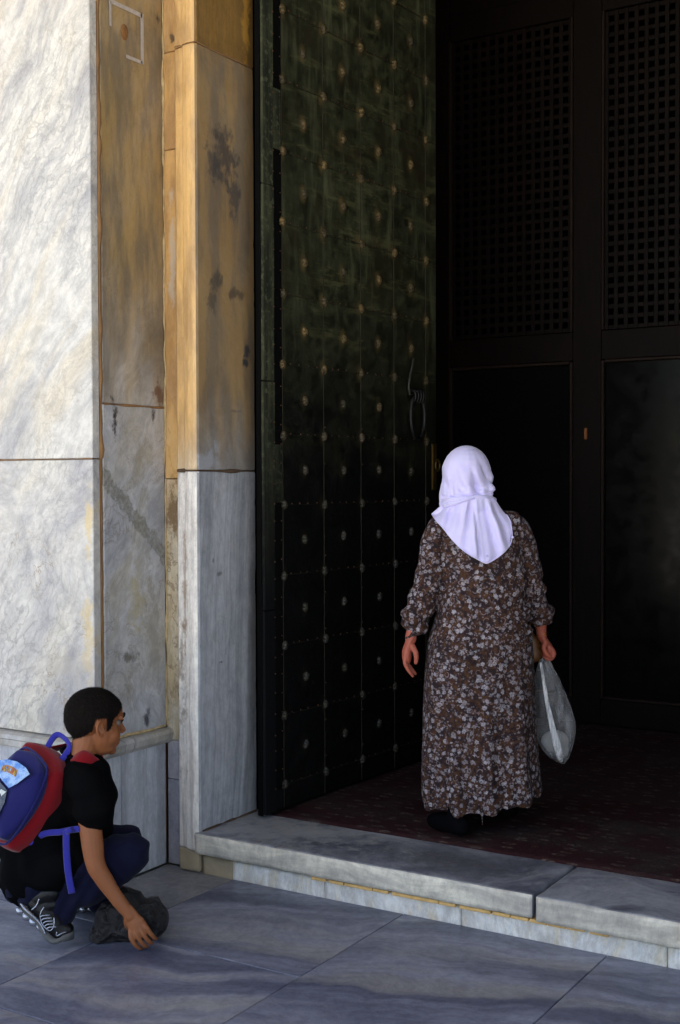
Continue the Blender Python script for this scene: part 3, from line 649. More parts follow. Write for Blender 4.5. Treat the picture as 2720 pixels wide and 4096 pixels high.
def nz(P, s, seed=0.0):
    return np.array([mnoise.noise(Vector((p[0]*s+seed, p[1]*s, p[2]*s))) for p in P])
def frame(o, fwd, up=(0, 0, 1), sc=1.0):
    f_ = Vector(fwd).normalized(); s_ = Vector(up).cross(f_).normalized(); u_ = f_.cross(s_)
    Mx = Matrix((f_, s_, u_)).transposed()
    return lambda p: Vector(o)+Mx @ (Vector(p)*sc), Mx, sc
def head(bm, F, ears=True):
    X, Mx, sc = F
    E_ = lambda c, r: ell(bm, X(c), [q*sc for q in r], Mx)
    C_ = lambda pts, **k: chain(bm, [(X(p), r*sc) for p, r in pts], **k)
    E_((-.006, 0, .033), (.093, .072, .080)); E_((-.028, 0, .018), (.070, .065, .070)); E_((.022, 0, -.022), (.066, .060, .085)); E_((.035, 0, .038), (.058, .062, .052))
    E_((.026, 0, -.078), (.052, .043, .030)); E_((.062, 0, -.094), (.017, .020, .015)); E_((.044, .028, -.040), (.036, .030, .033)); E_((.044, -.028, -.040), (.036, .030, .033))
    C_([((.087, 0, .006), .006), ((.095, 0, -.014), .007), ((.1025, 0, -.029), .0088)], sub=3); E_((.093, .009, -.033), (.010, .0062, .006)); E_((.093, -.009, -.033), (.010, .0062, .006))
    C_([((.075, -.046, .018), .008), ((.085, -.022, .024), .009), ((.084, 0, .018), .009), ((.085, .022, .024), .009), ((.075, .046, .018), .008)], sub=3)
    E_((.078, 0, -.056), (.012, .021, .005)); E_((.075, 0, -.066), (.012, .018, .006)); E_((.074, 0, -.062), (.014, .026, .020))
    C_([((-.022, 0, -.045), .046), ((-.038, 0, -.11), .042), ((-.050, 0, -.175), .052)])
    if ears:
        for s in (-1, 1):
            er = Matrix.Rotation(s*.38, 3, 'Z') @ Matrix.Rotation(-.12, 3, 'Y')
            ell(bm, X((-.006, s*.074, -.008)), [q*sc for q in (.0155, .0055, .0255)], Mx @ er)
            rim = [(.012*math.cos(a)*1.15-.006, s*(.077-.0055*math.cos(a)), .0215*math.sin(a)-.006) for a in np.linspace(.5, 4.6, 9)]
            C_([(p, .0046) for p in rim], sub=3, seg=8); E_((.001, s*.073, -.030), (.006, .0045, .007)); E_((.010, s*.070, -.010), (.004, .005, .007))
def eyes(F, parent):
    X, Mx, sc = F
    m = simple('eye_white', (.16, .13, .11), .6, var=.05); mi = simple('dark_iris', (.02, .012, .008), .15, var=.1)
    for s in (-1, 1):
        bm = bmesh.new(); ell(bm, X((.0690, s*.030, .001)), [.0115*sc]*3, Mx, 16, 12)
        me = bpy.data.meshes.new('eye'); bm.to_mesh(me); bm.free(); e = link('eye', me, m, parent, smooth=True)
        bm = bmesh.new(); ell(bm, X((.0765, s*.029, .001)), [.0048*sc, .0058*sc, .0058*sc], Mx, 12, 8)
        me = bpy.data.meshes.new('iris'); bm.to_mesh(me); bm.free(); link('iris', me, mi, e, smooth=True)
def skin(name, col, red=.0):
    t = T(name); tc = t.n('TexCoord'); n1 = t.noise((tc, 'Object'), 12, 5, .6); n2 = t.noise((tc, 'Object'), 160, 4, .7)
    c = t.mix(n1, tuple(x*.8 for x in col), tuple(min(1, x*1.2) for x in col))
    c = t.mix(t.math('MULTIPLY', t.mr(n2, .5, .75), .3), c, tuple(x*.6 for x in col))
    t.P(Base_Color=c, Roughness=.55); t.b.inputs['Subsurface Weight'].default_value = .12; t.b.inputs['Subsurface Radius'].default_value = (.01, .004, .002); t.b.inputs['Subsurface Scale'].default_value = .5
    t.b.inputs['Specular IOR Level'].default_value = .35
    t.bump(n2, .12, .002); return t.m
def cloth(name, col, rough=.9, weave=320, var=.15, bump=.2, sheen=.2, fold=None):
    t = T(name); tc = t.n('TexCoord'); n1 = t.noise((tc, 'Object'), 5, 5, .6); n2 = t.noise((tc, 'Object'), weave, 2, .6)
    c = t.mix(n1, tuple(x*(1-var) for x in col), tuple(x*(1+var) for x in col)); c = t.mix(t.math('MULTIPLY', n2, .25), c, tuple(x*.6 for x in col))
    t.P(Base_Color=c, Roughness=rough); t.b.inputs['Sheen Weight'].default_value = sheen; t.b.inputs['Specular IOR Level'].default_value = .04
    t.bump(t.math('ADD', t.math('MULTIPLY', n2, .4), t.math('MULTIPLY', t.noise((tc, 'Object'), 22, 4), 1.2)), bump, .006); return t.m

# ---------------------------------------------------------------- the woman
# frame: x to the right of the picture, y away from the viewer, z up from the carpet
def place(x, d): return Vector((math.cos(YAW)*x-math.sin(YAW)*d, math.sin(YAW)*x+math.cos(YAW)*d, 0))
wl = place(.585, 5.30); WO = empty('person', (wl.x, wl.y, .190), YAW)
tag(WO, 'woman seen from behind in a pale lavender headscarf and long brown floral dress, stepping inside', 'person')
skW = skin('weathered_skin', (.40, .105, .065))
bm = bmesh.new()
FH = frame((-.058, .005, 1.47), (.12, 1, -.05), sc=.98)
head(bm, FH)
chain(bm, [((-.05, .03, 1.36), .045), ((-.02, .03, 1.26), .085), ((.0, .01, 1.05), .12), ((.0, .01, .85), .15), ((0, .01, .76), .16)], flat=(.85, 1.1), ref=(0, 1, 0))
chain(bm, [((-.16, .0, 1.27), .045), ((0, 0, 1.29), .05), ((.15, .02, 1.275), .045)])
chain(bm, [((-.17, 0, 1.26), .042), ((-.20, -.01, 1.08), .040), ((-.255, -.01, .92), .036), ((-.286, -.01, .825), .024), ((-.290, -.01, .80), .0235)])
chain(bm, [((.165, .02, 1.26), .042), ((.222, .04, 1.06), .038), ((.262, .07, .90), .033), ((.272, .08, .825), .022), ((.276, .085, .80), .022)])
for s, y, lift in ((-1, -.11, 0), (1, .07, .03)):
    chain(bm, [((s*.09, .01, .72), .085), ((s*.10, y*.6+.02, .40), .055), ((s*.11, y, .12+lift), .034), ((s*.11, y, .06+lift), .034)])
    if s < 0: chain(bm, [((-.105, -.125, .045), .028), ((-.145, -.06, .038), .031), ((-.178, -.005, .028), .026)])
    else: chain(bm, [((.125, .055, .07), .028), ((.14, .13, .05), .031), ((.15, .20, .028), .026)])
# hanging left hand: back of the hand to the left, fingers loosely bent back towards the leg
def fing(pts, r): chain(bm, [(p, q) for p, q in zip(pts, r)], seg=10, sub=3)
HX = -.290
chain(bm, [((HX, -.01, .80), .0225), ((HX-.010, -.008, .775), .025), ((HX-.016, -.004, .745), .029), ((HX-.016, .0, .722), .028)], flat=(1.25, .72), ref=(0, 1, 0))
for k, (y, L_) in enumerate(((-.028, .82), (-.009, 1.02), (.011, 1.12), (.030, 1.0))):
    x0 = HX-.021+abs(y)*.12+(-.004, .002, .0, .004)[k]
    fing([(x0, y, .735), (x0-.004, y*1.12, .706), (x0+.006+.003*k, y*1.15, .707-.032*L_), (x0+.020+.005*k, y*1.1, .707-.058*L_)], [.0100, .0092, .0082, .0070])
fing([(HX+.004, -.026, .775), (HX+.018, -.036, .752), (HX+.022, -.037, .728), (HX+.020, -.036, .706)], [.014, .012, .0108, .0085])
# right hand: fist round the bag handles
RX, RY = .284, .095
chain(bm, [((RX-.008, RY-.01, .80), .022), ((RX+.006, RY-.004, .775), .024), ((RX+.020, RY, .752), .027), ((RX+.026, RY, .735), .027)], flat=(1.25, .72), ref=(0, 1, 0))
for k, y in enumerate((-.028, -.010, .009, .027)):
    fing([(RX+.030, RY+y, .748), (RX+.040, RY+y*1.05, .726), (RX+.028, RY+y*1.05, .706), (RX+.008, RY+y, .708), (RX+.002, RY+y, .722)], [.0108, .0105, .0098, .009, .0078])
fing([(RX+.004, RY-.03, .775), (RX-.004, RY-.040, .750), (RX+.008, RY-.040, .728), (RX+.022, RY-.038, .716)], [.0125, .0115, .0105, .0085])
body = remesh(bm, .0029, 2); bo = link('body', body, skW, WO, smooth=True)
eyes(FH, WO)
# dress
t = T('brown_floral_cotton'); tc = t.n('TexCoord'); ob = (tc, 'Object')
wz = t.noise(ob, 9, 2); wo_ = t.n('VectorMath', {0: ob, 1: t.n('VectorMath', {0: (wz, 'Color'), 'Scale': .035}, operation='SCALE')}, operation='ADD')
n1 = t.noise(wo_, 40, 4, .65); base = t.mix(t.mr(n1, .44, .56), (.024, .015, .017), (.070, .032, .018)); n2 = t.noise(wo_, 55, 3)
base = t.mix(t.mr(n2, .56, .66), base, (.034, .020, .022))
def flowers(base, scale, rad, col, seed, petals=6, keep=.5, ring=False):
    mv = t.map(wo_, loc=(seed, seed*.7, seed*.3)); vo = t.n('TexVoronoi', {'Vector': mv, 'Scale': scale, 'Randomness': .85})
    loc = t.n('VectorMath', {0: mv, 1: (vo, 'Position')}, operation='SUBTRACT'); sp = t.n('SeparateXYZ', {0: loc})
    ang = t.math('ARCTAN2', (sp, 'Z'), t.math('ADD', (sp, 'X'), t.math('MULTIPLY', (sp, 'Y'), .5)))
    sc3 = t.n('SeparateXYZ', {0: (vo, 'Color')}); ph = t.math('MULTIPLY', (sc3, 'X'), 6.28)
    d = (vo, 'Distance')
    if ring:
        m1 = t.mr(t.math('ABSOLUTE', t.math('SUBTRACT', d, rad)), .0, .07, 1, 0)
        arc = t.mr(t.math('SINE', t.math('ADD', ang, ph)), -.3, .1); m_ = t.math('MULTIPLY', m1, arc)
    else:
        pet = t.math('MULTIPLY', t.math('SINE', t.math('ADD', t.math('MULTIPLY', ang, petals), ph)), .13)
        rr = t.math('MULTIPLY', t.math('ADD', pet, 1), rad); m_ = t.math('MULTIPLY', t.mr(t.math('SUBTRACT', d, rr), -.07, .05, 1, 0), t.mr(t.noise(mv, 150, 2), .35, .6, .45, 1))
        core = t.mr(d, .06, .10, .25, 1); m_ = t.math('MULTIPLY', m_, core)
    m_ = t.math('MULTIPLY', m_, t.mr((sc3, 'Y'), keep, keep+.02))
    tone = t.mr((sc3, 'Z'), 0, 1, .45, 1); m_ = t.math('MULTIPLY', m_, tone)
    return t.mix(m_, base, col)
base = flowers(base, 46, .30, (.10, .045, .016), 5.1, 3, .4)
base = flowers(base, 62, .30, (.22, .19, .22), 2.3, 4, .25)
base = flowers(base, 34, .36, (.30, .23, .24), 7.7, 3, .35, ring=True)
base = flowers(base, 40, .38, (.40, .37, .41), 1.1, 6, .10)
base = flowers(base, 70, .28, (.25, .22, .25), 9.1, 4, .25)
base = flowers(base, 58, .30, (.018, .012, .014), 4.4, 4, .3)
fn = t.noise(ob, 240, 3, .7); base = t.mix(t.math('MULTIPLY', t.mr(fn, .45, .75), .35), base, (.03, .02, .02))
t.P(Base_Color=base, Roughness=.9); t.b.inputs['Specular IOR Level'].default_value = .15; t.bump(t.math('ADD', fn, t.noise(ob, 18, 4)), .25, .006); m_dress = t.m
bm = bmesh.new()
rg = [(1.335, -.045, .055, .055), (1.315, -.035, .085, .075), (1.295, -.015, .135, .095), (1.27, -.008, .175, .108), (1.23, -.003, .186, .118), (1.179, .006, .183, .128), (1.074, .014, .180, .135), (.969, .015, .186, .142), (.864, .009, .203, .158), (.78, .004, .219, .172), (.68, .003, .228, .176),
      (.602, .003, .231, .176), (.445, .003, .236, .178), (.288, .004, .241, .182), (.20, .007, .245, .186), (.135, .012, .246, .188), (.098, .014, .243, .186)]
NS = 96; rings = []
for z, xc, a, b in rg:
    ring = []
    for k in range(NS):
        th = 2*PI*k/NS; ca, sa = math.cos(th), math.sin(th)
        x = xc+a*math.copysign(abs(ca)**.85, ca); y = .02+b*math.copysign(abs(sa)**.85, sa)
        zz_ = z
        if z < .2: zz_ = z+(.2-z)/.1*(.040*max(0, (x-.02)/.22)+.010*max(0, sa))+(.2-z)/.1*.004*math.sin(th*5+1)
        ring.append(bm.verts.new((x, y, zz_)))
    rings.append(ring)
for a, b in zip(rings[:-1], rings[1:]):
    for k in range(NS): bm.faces.new((a[k], b[k], b[(k+1) % NS], a[(k+1) % NS]))
bm.faces.new(rings[0][::-1]); bm.faces.new(rings[-1])
chain(bm, [((-.10, .01, 1.285), .055), ((-.155, .005, 1.262), .066), ((-.188, .0, 1.20), .061), ((-.195, -.005, 1.14), .060), ((-.206, -.008, 1.074), .064), ((-.232, -.012, .985), .062), ((-.262, -.012, .905), .060), ((-.278, -.012, .855), .050), ((-.284, -.012, .832), .036), ((-.287, -.012, .818), .031)])
chain(bm, [((.09, .02, 1.285), .055), ((.148, .02, 1.262), .064), ((.182, .025, 1.20), .058), ((.204, .035, 1.13), .055), ((.228, .05, 1.04), .053), ((.245, .062, .96), .052), ((.268, .072, .895), .050), ((.274, .078, .862), .042), ((.277, .083, .835), .028)])
chain(bm, [((-.010, -.150, .13), .016), ((-.008, -.158, .09), .010), ((-.007, -.160, .055), .008)], seg=8)
dm = remesh(bm, .0055, 5)
P, N_ = get(dm)
x, y, z = P[:, 0], P[:, 1], P[:, 2]
al = np.abs(x); th = np.arctan2(y-.02, x)
onarmL = (x < -.12-.25*np.clip(1.25-z, 0, .45)*.3) & (z > .78) & (x < -.165-.16*np.clip(1.1-z, 0, .3)); onarmR = (z > .80) & (x > .165+.12*np.clip(1.1-z, 0, .3))
arm = (onarmL | onarmR).astype(float)
d = np.zeros(len(P))
low = np.clip((.95-z)/.9, 0, 1)
d += (1-arm)*low**1.2*(.011*np.sin(th*9+1.5*np.sin(z*5)+.8)+.006*np.sin(th*17+z*4)+.012*nz(P*[1, 1, .15], 16, 6))
d += (1-arm)*.005*np.sin((z+.5*np.abs(x))*60+4*nz(P, 6, 2))*np.exp(-((z-1.10)/.06)**2)*(y < 0)
d += (1-arm)*.005*nz(P*[1, 1, .35], 9)+(1-arm)*.006*nz(P*[1, 1, .3], 4.5, 3)
d -= .014*np.exp(-((x-.06-.03*np.sin(z*6))/.014)**2)*(y < 0)*np.clip((.40-z)/.35, 0, 1)
# pull of the cloth across the seat and the small of the back
d += (1-arm)*.006*np.sin((z-.25*x)*46+3*nz(P, 5, 7))*np.exp(-((z-.97)/.10)**2)*(y < .05)
d += (1-arm)*.008*np.exp(-((z-.80)/.09)**2)*(np.exp(-((x+.08)/.08)**2)+np.exp(-((x-.10)/.08)**2))*(y < 0)
armz = arm*np.clip((1.18-z)/.3, 0, 1)
d += armz*(.0095*np.sin(z*62+x*30+4*nz(P, 7, 1))+.009*nz(P, 24, 2)+.005*np.sin(z*118-x*40+3*nz(P, 9, 4)))
d += arm*.003*nz(P, 16, 5)
put(dm, P+N_*d[:, None])
# open the hem and cuffs: drop the faces that close them
bmx = bmesh.new(); bmx.from_mesh(dm)
kill = [f_ for f_ in bmx.faces if f_.normal.z < -.75 and f_.calc_center_median().z < .20 and not (abs(f_.calc_center_median().x+.008) < .02 and f_.calc_center_median().y < -.135)]
bmesh.ops.delete(bmx, geom=kill, context='FACES'); bmx.to_mesh(dm); bmx.free()
dr = link('dress', dm, m_dress, WO, smooth=True)
dm.polygons.foreach_set('use_smooth', [True]*len(dm.polygons))
# scarf
t = T('lavender_scarf_cotton'); tc = t.n('TexCoord'); n1 = t.noise((tc, 'Object'), 14, 4); n2 = t.noise((tc, 'Object'), 380, 2)
t.P(Base_Color=t.mix(n1, (.64, .59, .94), (.74, .70, .97)), Roughness=.85); t.b.inputs['Sheen Weight'].default_value = .3
t.b.inputs['Subsurface Weight'].default_value = .25; t.b.inputs['Subsurface Radius'].default_value = (.02, .02, .03); t.bump(t.math('ADD', n1, t.math('MULTIPLY', n2, .3)), .15, .004); m_scarf = t.m
bm = bmesh.new()
ell(bm, (-.055, .0, 1.497), (.103, .115, .116)); ell(bm, (-.058, .01, 1.46), (.100, .11, .10))
chain(bm, [((-.085, -.01, 1.47), .075), ((-.085, -.005, 1.42), .072), ((-.08, 0, 1.38), .07)]); chain(bm, [((-.02, -.02, 1.47), .075), ((-.015, -.02, 1.42), .066), ((-.03, -.01, 1.38), .066)])
chain(bm, [((-.135, .05, 1.45), .022), ((-.145, .04, 1.40), .022), ((-.14, .02, 1.355), .024)])     # fold falling in front of the left ear
chain(bm, [((.01, -.05, 1.455), .032), ((.028, -.055, 1.422), .033), ((.020, -.055, 1.408), .028)])
chain(bm, [((-.05, -.075, 1.43), .03), ((-.02, -.08, 1.412), .024), ((.02, -.07, 1.41), .02)])
chain(bm, [((-.055, -.02, 1.395), .086), ((-.055, .02, 1.34), .085), ((-.05, .02, 1.29), .10)], flat=(1, 1.15), ref=(0, 1, 0))
sm = remesh(bm, .004, 5); P, N_ = get(sm); x, y, z = P.T
d = .0038*np.sin((x+.35*(z-1.4))*105+2*nz(P, 8))*np.clip((1.55-z)/.1, 0, 1)*(y < .02)
d -= .011*np.exp(-(((x+.025)-.34*(1.46-z))/.009)**2)*(y < 0)*np.exp(-((z-1.445)/.045)**2)
d -= .007*np.exp(-(((x+.118)+.15*(1.46-z))/.008)**2)*(y < .03)*np.exp(-((z-1.43)/.06)**2)
d -= .006*np.exp(-(((x-.002)-.55*(1.53-z))/.012)**2)*(y < 0)*np.exp(-((z-1.50)/.04)**2)
d += .004*np.exp(-(((x+.055))/.02)**2)*(y < 0)*np.exp(-((z-1.45)/.06)**2)
d -= .006*np.exp(-((z-1.405-.1*(x+.05))/.007)**2)*(y < .02)
# open the face: press the cloth back in front of it
d -= .026*np.exp(-((x+.045)/.055)**2-((z-1.45)/.07)**2)*(y > .06)
put(sm, P+N_*(1.45*d)[:, None]); link('headscarf', sm, m_scarf, WO, smooth=True)
# rolled knot band and the cape that hangs over the shoulders
tube('scarf_band', [(-.150, -.025, 1.372), (-.125, -.075, 1.386), (-.08, -.10, 1.390), (-.035, -.106, 1.398), (.0, -.10, 1.398), (.035, -.075, 1.394), (.06, -.03, 1.385)], [.010, .011, .011, .008, .009, .010, .009], m_scarf, WO, sub=6, seg=10, flat=1.0)
tube('scarf_band', [(-.035, -.108, 1.397), (-.075, -.112, 1.386), (-.12, -.085, 1.372), (-.145, -.04, 1.36)], [.008, .008, .009, .008], m_scarf, WO, sub=6, seg=10)
rowsC = [(1.392, -.148, .050), (1.372, -.150, .066), (1.345, -.178, .090), (1.325, -.200, .106), (1.300, -.186, .118), (1.272, -.162, .122), (1.240, -.138, .124), (1.205, -.108, .116), (1.172, -.070, .088), (1.148, -.030, .055), (1.130, .005, .022)]
def back_y(x, z):   # back of the garment under the cloth
    zz_ = [1.40, 1.36, 1.335, 1.315, 1.295, 1.27, 1.23, 1.18, 1.12]; bb = [.098, .098, .10, .104, .112, .122, .130, .139, .142]
    aa = [.115, .12, .14, .17, .20, .22, .225, .225, .225]
    b = np.interp(-z, [-q for q in zz_], bb); a = np.interp(-z, [-q for q in zz_], aa)
    return .012-b*math.sqrt(max(.0, 1-min(1, ((x+.02)/a)**2)))
v = []; f = []; nu, nv = 60, 48
for j in range(nv+1):
    tj = j/nv*(len(rowsC)-1); i0 = min(int(tj), len(rowsC)-2); q = tj-i0
    z, xl, xr = [rowsC[i0][c_]*(1-q)+rowsC[i0+1][c_]*q for c_ in range(3)]
    for i in range(nu+1):
        u = i/nu; x = xl+(xr-xl)*u; edge = (1-4*(u-.5)**2)
        fan = (x+.03)/(.25+(1.40-z)*1.6)
        fold = .009*math.sin(fan*34+1.0)+.006*math.sin(fan*61+2)-.016*math.exp(-((x+.035-.08*(1.39-z))/.008)**2)+.008*math.exp(-((x+.065-.05*(1.39-z))/.022)**2)
        am = min(1, max(0, (1.395-z)/.05))*(.35+.65*edge)
        zz_ = z-.0*u+.012*math.sin(u*PI)*(0 if j else 1)
        y = back_y(x, z)-.020-fold*am*1.5+.008*(1-edge)-.012*math.exp(-((z-1.365)/.025)**2)*edge
        v.append((x+.003*math.sin(z*60)*abs(u-.5)*2, y, zz_))
for j in range(nv):
    for i in range(nu): a = j*(nu+1)+i; f.append((a, a+1, a+nu+2, a+nu+1))
cape = link('scarf_cape', pydata('scarf_cape', v, f), m_scarf, WO, smooth=True)
mod = cape.modifiers.new('s', 'SOLIDIFY'); mod.thickness = .0025; mod.offset = 1
hem_l = [(r_[1]+.001, back_y(r_[1], r_[0])-.012, r_[0]-.001) for r_ in rowsC[3:]]; hem_r = [(r_[2], back_y(r_[2], r_[0])-.012, r_[0]) for r_ in rowsC[3:]][::-1]
tube('scarf_hem', hem_l+hem_r, .0022, m_scarf, cape, sub=3, seg=6)
for p in ((.012, 1.158), (.124, 1.232)):
    bm = bmesh.new(); ell(bm, (p[0], back_y(*p)-.020, p[1]), (.006, .005, .005), None, 8, 6); me = bpy.data.meshes.new('tassel'); bm.to_mesh(me); bm.free(); link('tassel', me, m_scarf, cape)
# bangles, ring, slippers
m_gold = simple('yellow_gold', (.75, .42, .08), .3, 1.0, var=.1)
for dz in (0, .009): tube('bangle', [(.2775+.0245*math.cos(a), .086+.0245*math.sin(a), .812-dz+.004*math.cos(a)) for a in np.linspace(0, 2*PI, 12, endpoint=False)], .0016, m_gold, WO, closed=True, sub=2, seg=6)
tube('finger_ring', [(RX+.029+.0115*math.cos(a), RY-.0105+.0*a, .7085+.0115*math.sin(a)) for a in np.linspace(0, 2*PI, 10, endpoint=False)], .0016, m_gold, WO, closed=True, sub=2, seg=6)
m_slip = cloth('black_slipper', (.003, .003, .004), sheen=0)
for pts, an in (([((-.092, -.145, .046), .040), ((-.125, -.09, .044), .042), ((-.158, -.04, .038), .044), ((-.188, .01, .030), .035)], ((-.105, -.115, .07), (-.11, -.10, .20))), ([((.120, .040, .072), .040), ((.135, .10, .060), .041), ((.148, .17, .040), .043), ((.155, .23, .028), .034)], ((.115, .06, .09), (.11, .07, .22)))):
    bm = bmesh.new(); chain(bm, pts, flat=(1, .95)); chain(bm, [(an[0], .040), (an[1], .044)]); me = remesh(bm, .006, 4); Pq, _n = get(me); Pq[:, 2] = np.maximum(Pq[:, 2], .0015); put(me, Pq); link('slipper', me, m_slip, WO, smooth=True)

# plastic bag in her right hand
PB = empty('plastic_bag', (wl.x, wl.y, .190), YAW); tag(PB, 'translucent white plastic carrier bag hanging from the woman\'s right hand', 'bag')
t = T('thin_white_polythene'); nt = t.t; tc = t.n('TexCoord'); st = t.map((tc, 'Object'), rot=(0, .32, 0), sc=(12, 12, 2.6)); n1 = t.noise(st, 1.6, 4, .55); lw = t.n('LayerWeight', {'Blend': .35})
t.P(Base_Color=(.92, .92, .95), Roughness=.35); t.b.inputs['Transmission Weight'].default_value = 0
al_ = t.math('ADD', t.math('MULTIPLY', (lw, 'Facing'), .30), t.mr(n1, .4, .7, .03, .26)); tr = t.n('BsdfTransparent'); trl = t.n('BsdfTranslucent', {'Color': (.8, .8, .82)})
m1 = t.n('MixShader', {0: .3}); nt.links.new(t.b.outputs[0], m1.inputs[1]); nt.links.new(trl.outputs[0], m1.inputs[2])
m2 = t.n('MixShader', {0: t.math('MINIMUM', al_, .9)}); nt.links.new(tr.outputs[0], m2.inputs[1]); nt.links.new(m1.outputs[0], m2.inputs[2]); nt.links.new(m2.outputs[0], nt.nodes['Material Output'].inputs[0])
t.bump(n1, .6, .01); m_poly = t.m
bgr = [(.700, .268, .302, .012), (.665, .258, .322, .020), (.620, .246, .352, .030), (.560, .232, .378, .040), (.500, .226, .402, .052), (.440, .232, .420, .058), (.400, .242, .422, .058), (.360, .252, .418, .056), (.310, .280, .404, .048), (.275, .310, .392, .036), (.258, .345, .380, .014)]
v = []; f = []; ns = 48; NV = 50
for j in range(NV+1):
    tj = j/NV*(len(bgr)-1); i0 = min(int(tj), len(bgr)-2); q = tj-i0; z, xl, xr, b = [bgr[i0][c_]*(1-q)+bgr[i0+1][c_]*q for c_ in range(4)]
    for k in range(ns):
        th = 2*PI*k/ns; xc, a = (xl+xr)/2, (xr-xl)/2; x = xc+a*math.cos(th)
        ridge = .030*math.exp(-((x-(.268+.30*(.70-z)*.72))/.010)**2)*(math.sin(th) < 0)
        cr = .006*math.sin(th*7+z*10)*(a/.08)+.005*mnoise.noise(Vector((x*30, math.sin(th)*2, z*9)))
        v.append((x+.4*cr, RY+b*math.sin(th)+(cr if abs(math.sin(th)) > .2 else 0)-ridge, z))
for j in range(NV):
    for k in range(ns): f.append((j*ns+k, j*ns+(k+1) % ns, (j+1)*ns+(k+1) % ns, (j+1)*ns+k))
f.append(list(range(NV*ns, NV*ns+ns)))
link('bag_body', pydata('bag_body', v, f), m_poly, PB, smooth=True)
tube('bag_handle', [(.262, RY-.012, .655), (.272, RY-.012, .685), (.286, RY-.005, .712), (.302, RY, .722)], [.012, .008, .006, .005], m_poly, PB, flat=.5)
tube('bag_handle', [(.338, RY+.004, .632), (.322, RY+.004, .665), (.308, RY+.002, .702), (.302, RY, .722)], [.012, .008, .006, .005], m_poly, PB, flat=.5)
t = T('gathered_white_polythene'); t.P(Base_Color=(.95, .95, .97), Roughness=.35); nt = t.t; tc = t.n('TexCoord'); n1 = t.noise(t.map((tc, 'Object'), rot=(0, .32, 0), sc=(40, 40, 3)), 2.0, 4)
tr = t.n('BsdfTransparent'); m2 = t.n('MixShader', {0: t.mr(n1, .35, .65, .25, .75)}); nt.links.new(tr.outputs[0], m2.inputs[1]); nt.links.new(t.b.outputs[0], m2.inputs[2]); nt.links.new(m2.outputs[0], nt.nodes['Material Output'].inputs[0]); m_poly2 = t.m
tube('bag_fold', [(.268, RY-.028, .69), (.276, RY-.050, .62), (.288, RY-.070, .53), (.305, RY-.086, .44), (.325, RY-.084, .36), (.345, RY-.058, .295), (.360, RY-.02, .262)], [.005, .007, .009, .012, .016, .015, .006], m_poly2, PB, seg=10, sub=5, flat=.35, flatax=(0, 1, 0))
m_cont = simple('pale_parcel_paper', (.30, .30, .29), .7, var=.2, scale=30)
bm = bmesh.new(); ell(bm, (.335, RY+.005, .345), (.062, .032, .050)); ell(bm, (.36, RY+.005, .305), (.035, .028, .035)); link('parcel', remesh(bm, .008, 3), m_cont, PB, smooth=True)
# brown handbag on the same arm
HB = empty('handbag', (wl.x, wl.y, .190), YAW); tag(HB, 'small amber brown leather handbag held beside the plastic bag and dress', 'handbag')
m_lea = simple('amber_leather', (.17, .065, .014), .45, var=.45, scale=22, bump=.3)
bm = bmesh.new(); chain(bm, [((.232, RY+.035, .80), .018), ((.245, RY+.04, .755), .034), ((.252, RY+.04, .715), .036)], flat=(.6, 1.1), ref=(0, 1, 0)); link('bag_body', remesh(bm, .005, 3), m_lea, HB, smooth=True)
tube('bag_strap', [(.225, RY+.03, .80), (.235, RY+.03, .86), (.262, RY+.02, .83), (.290, RY+.0, .775), (.268, RY+.03, .74)], .006, m_lea, HB, sub=5)

# ---------------------------------------------------------------- the boy
bl = place(-.95, 4.62); BO = empty('person', (bl.x, bl.y, 0), YAW)
tag(BO, 'crouching boy in a black T-shirt and navy jeans looking right, hand on a dark bag', 'person')
skB = skin('tanned_skin', (.27, .095, .035))
bm = bmesh.new()
FB = frame((.045, -.0, .772), (math.cos(.54), math.sin(.54), -.05), sc=1.12)
head(bm, FB)
chain(bm, [((.0, -.0, .66), .052), ((-.02, -.0, .60), .07), ((-.05, 0, .52), .10), ((-.10, 0, .40), .105), ((-.15, 0, .27), .115), ((-.15, 0, .22), .12)], flat=(1, .9), ref=(0, 1, 0))
chain(bm, [((.02, -.13, .585), .045), ((-.01, 0, .60), .06), ((.0, .13, .60), .045)])
chain(bm, [((.045, -.150, .575), .044), ((.058, -.172, .48), .040), ((.072, -.190, .385), .0375), ((.084, -.198, .312), .0335), ((.110, -.200, .262), .0305), ((.160, -.202, .188), .0245), ((.200, -.205, .138), .021), ((.206, -.206, .128), .021)], flat=(.92, 1.05), ref=(0, 1, 0))
chain(bm, [((.02, .13, .59), .040), ((-.01, .19, .46), .036), ((-.02, .24, .38), .030), ((.03, .22, .335), .022), ((.06, .185, .325), .020)])
chain(bm, [((.06, .185, .325), .022), ((.075, .16, .325), .026), ((.085, .14, .325), .022)], flat=(.7, 1.2))
for s in range(4): fing([(.063+.015*s, .135, .327), (.065+.015*s, .115, .325), (.067+.015*s, .10, .31)], [.0085, .008, .0068])
fing([(.05, .17, .315), (.045, .15, .305), (.047, .135, .295)], [.009, .008, .007])
for y0_, kn_, an in ((-.09, (.200, -.095, .312), (-.085, -.130, .150)), (.09, (.140, .12, .285), (-.02, .185, .10))):
    chain(bm, [((-.15, y0_, .20), .085), ((.03, (y0_+kn_[1])/2, .265), .070), (kn_, .052), ((kn_[0]*.5+an[0]*.5, (kn_[1]+an[1])/2, (kn_[2]+an[2])/2-.02), .046), (an, .033), ((an[0]-.01, an[1], an[2]-.03), .032)])
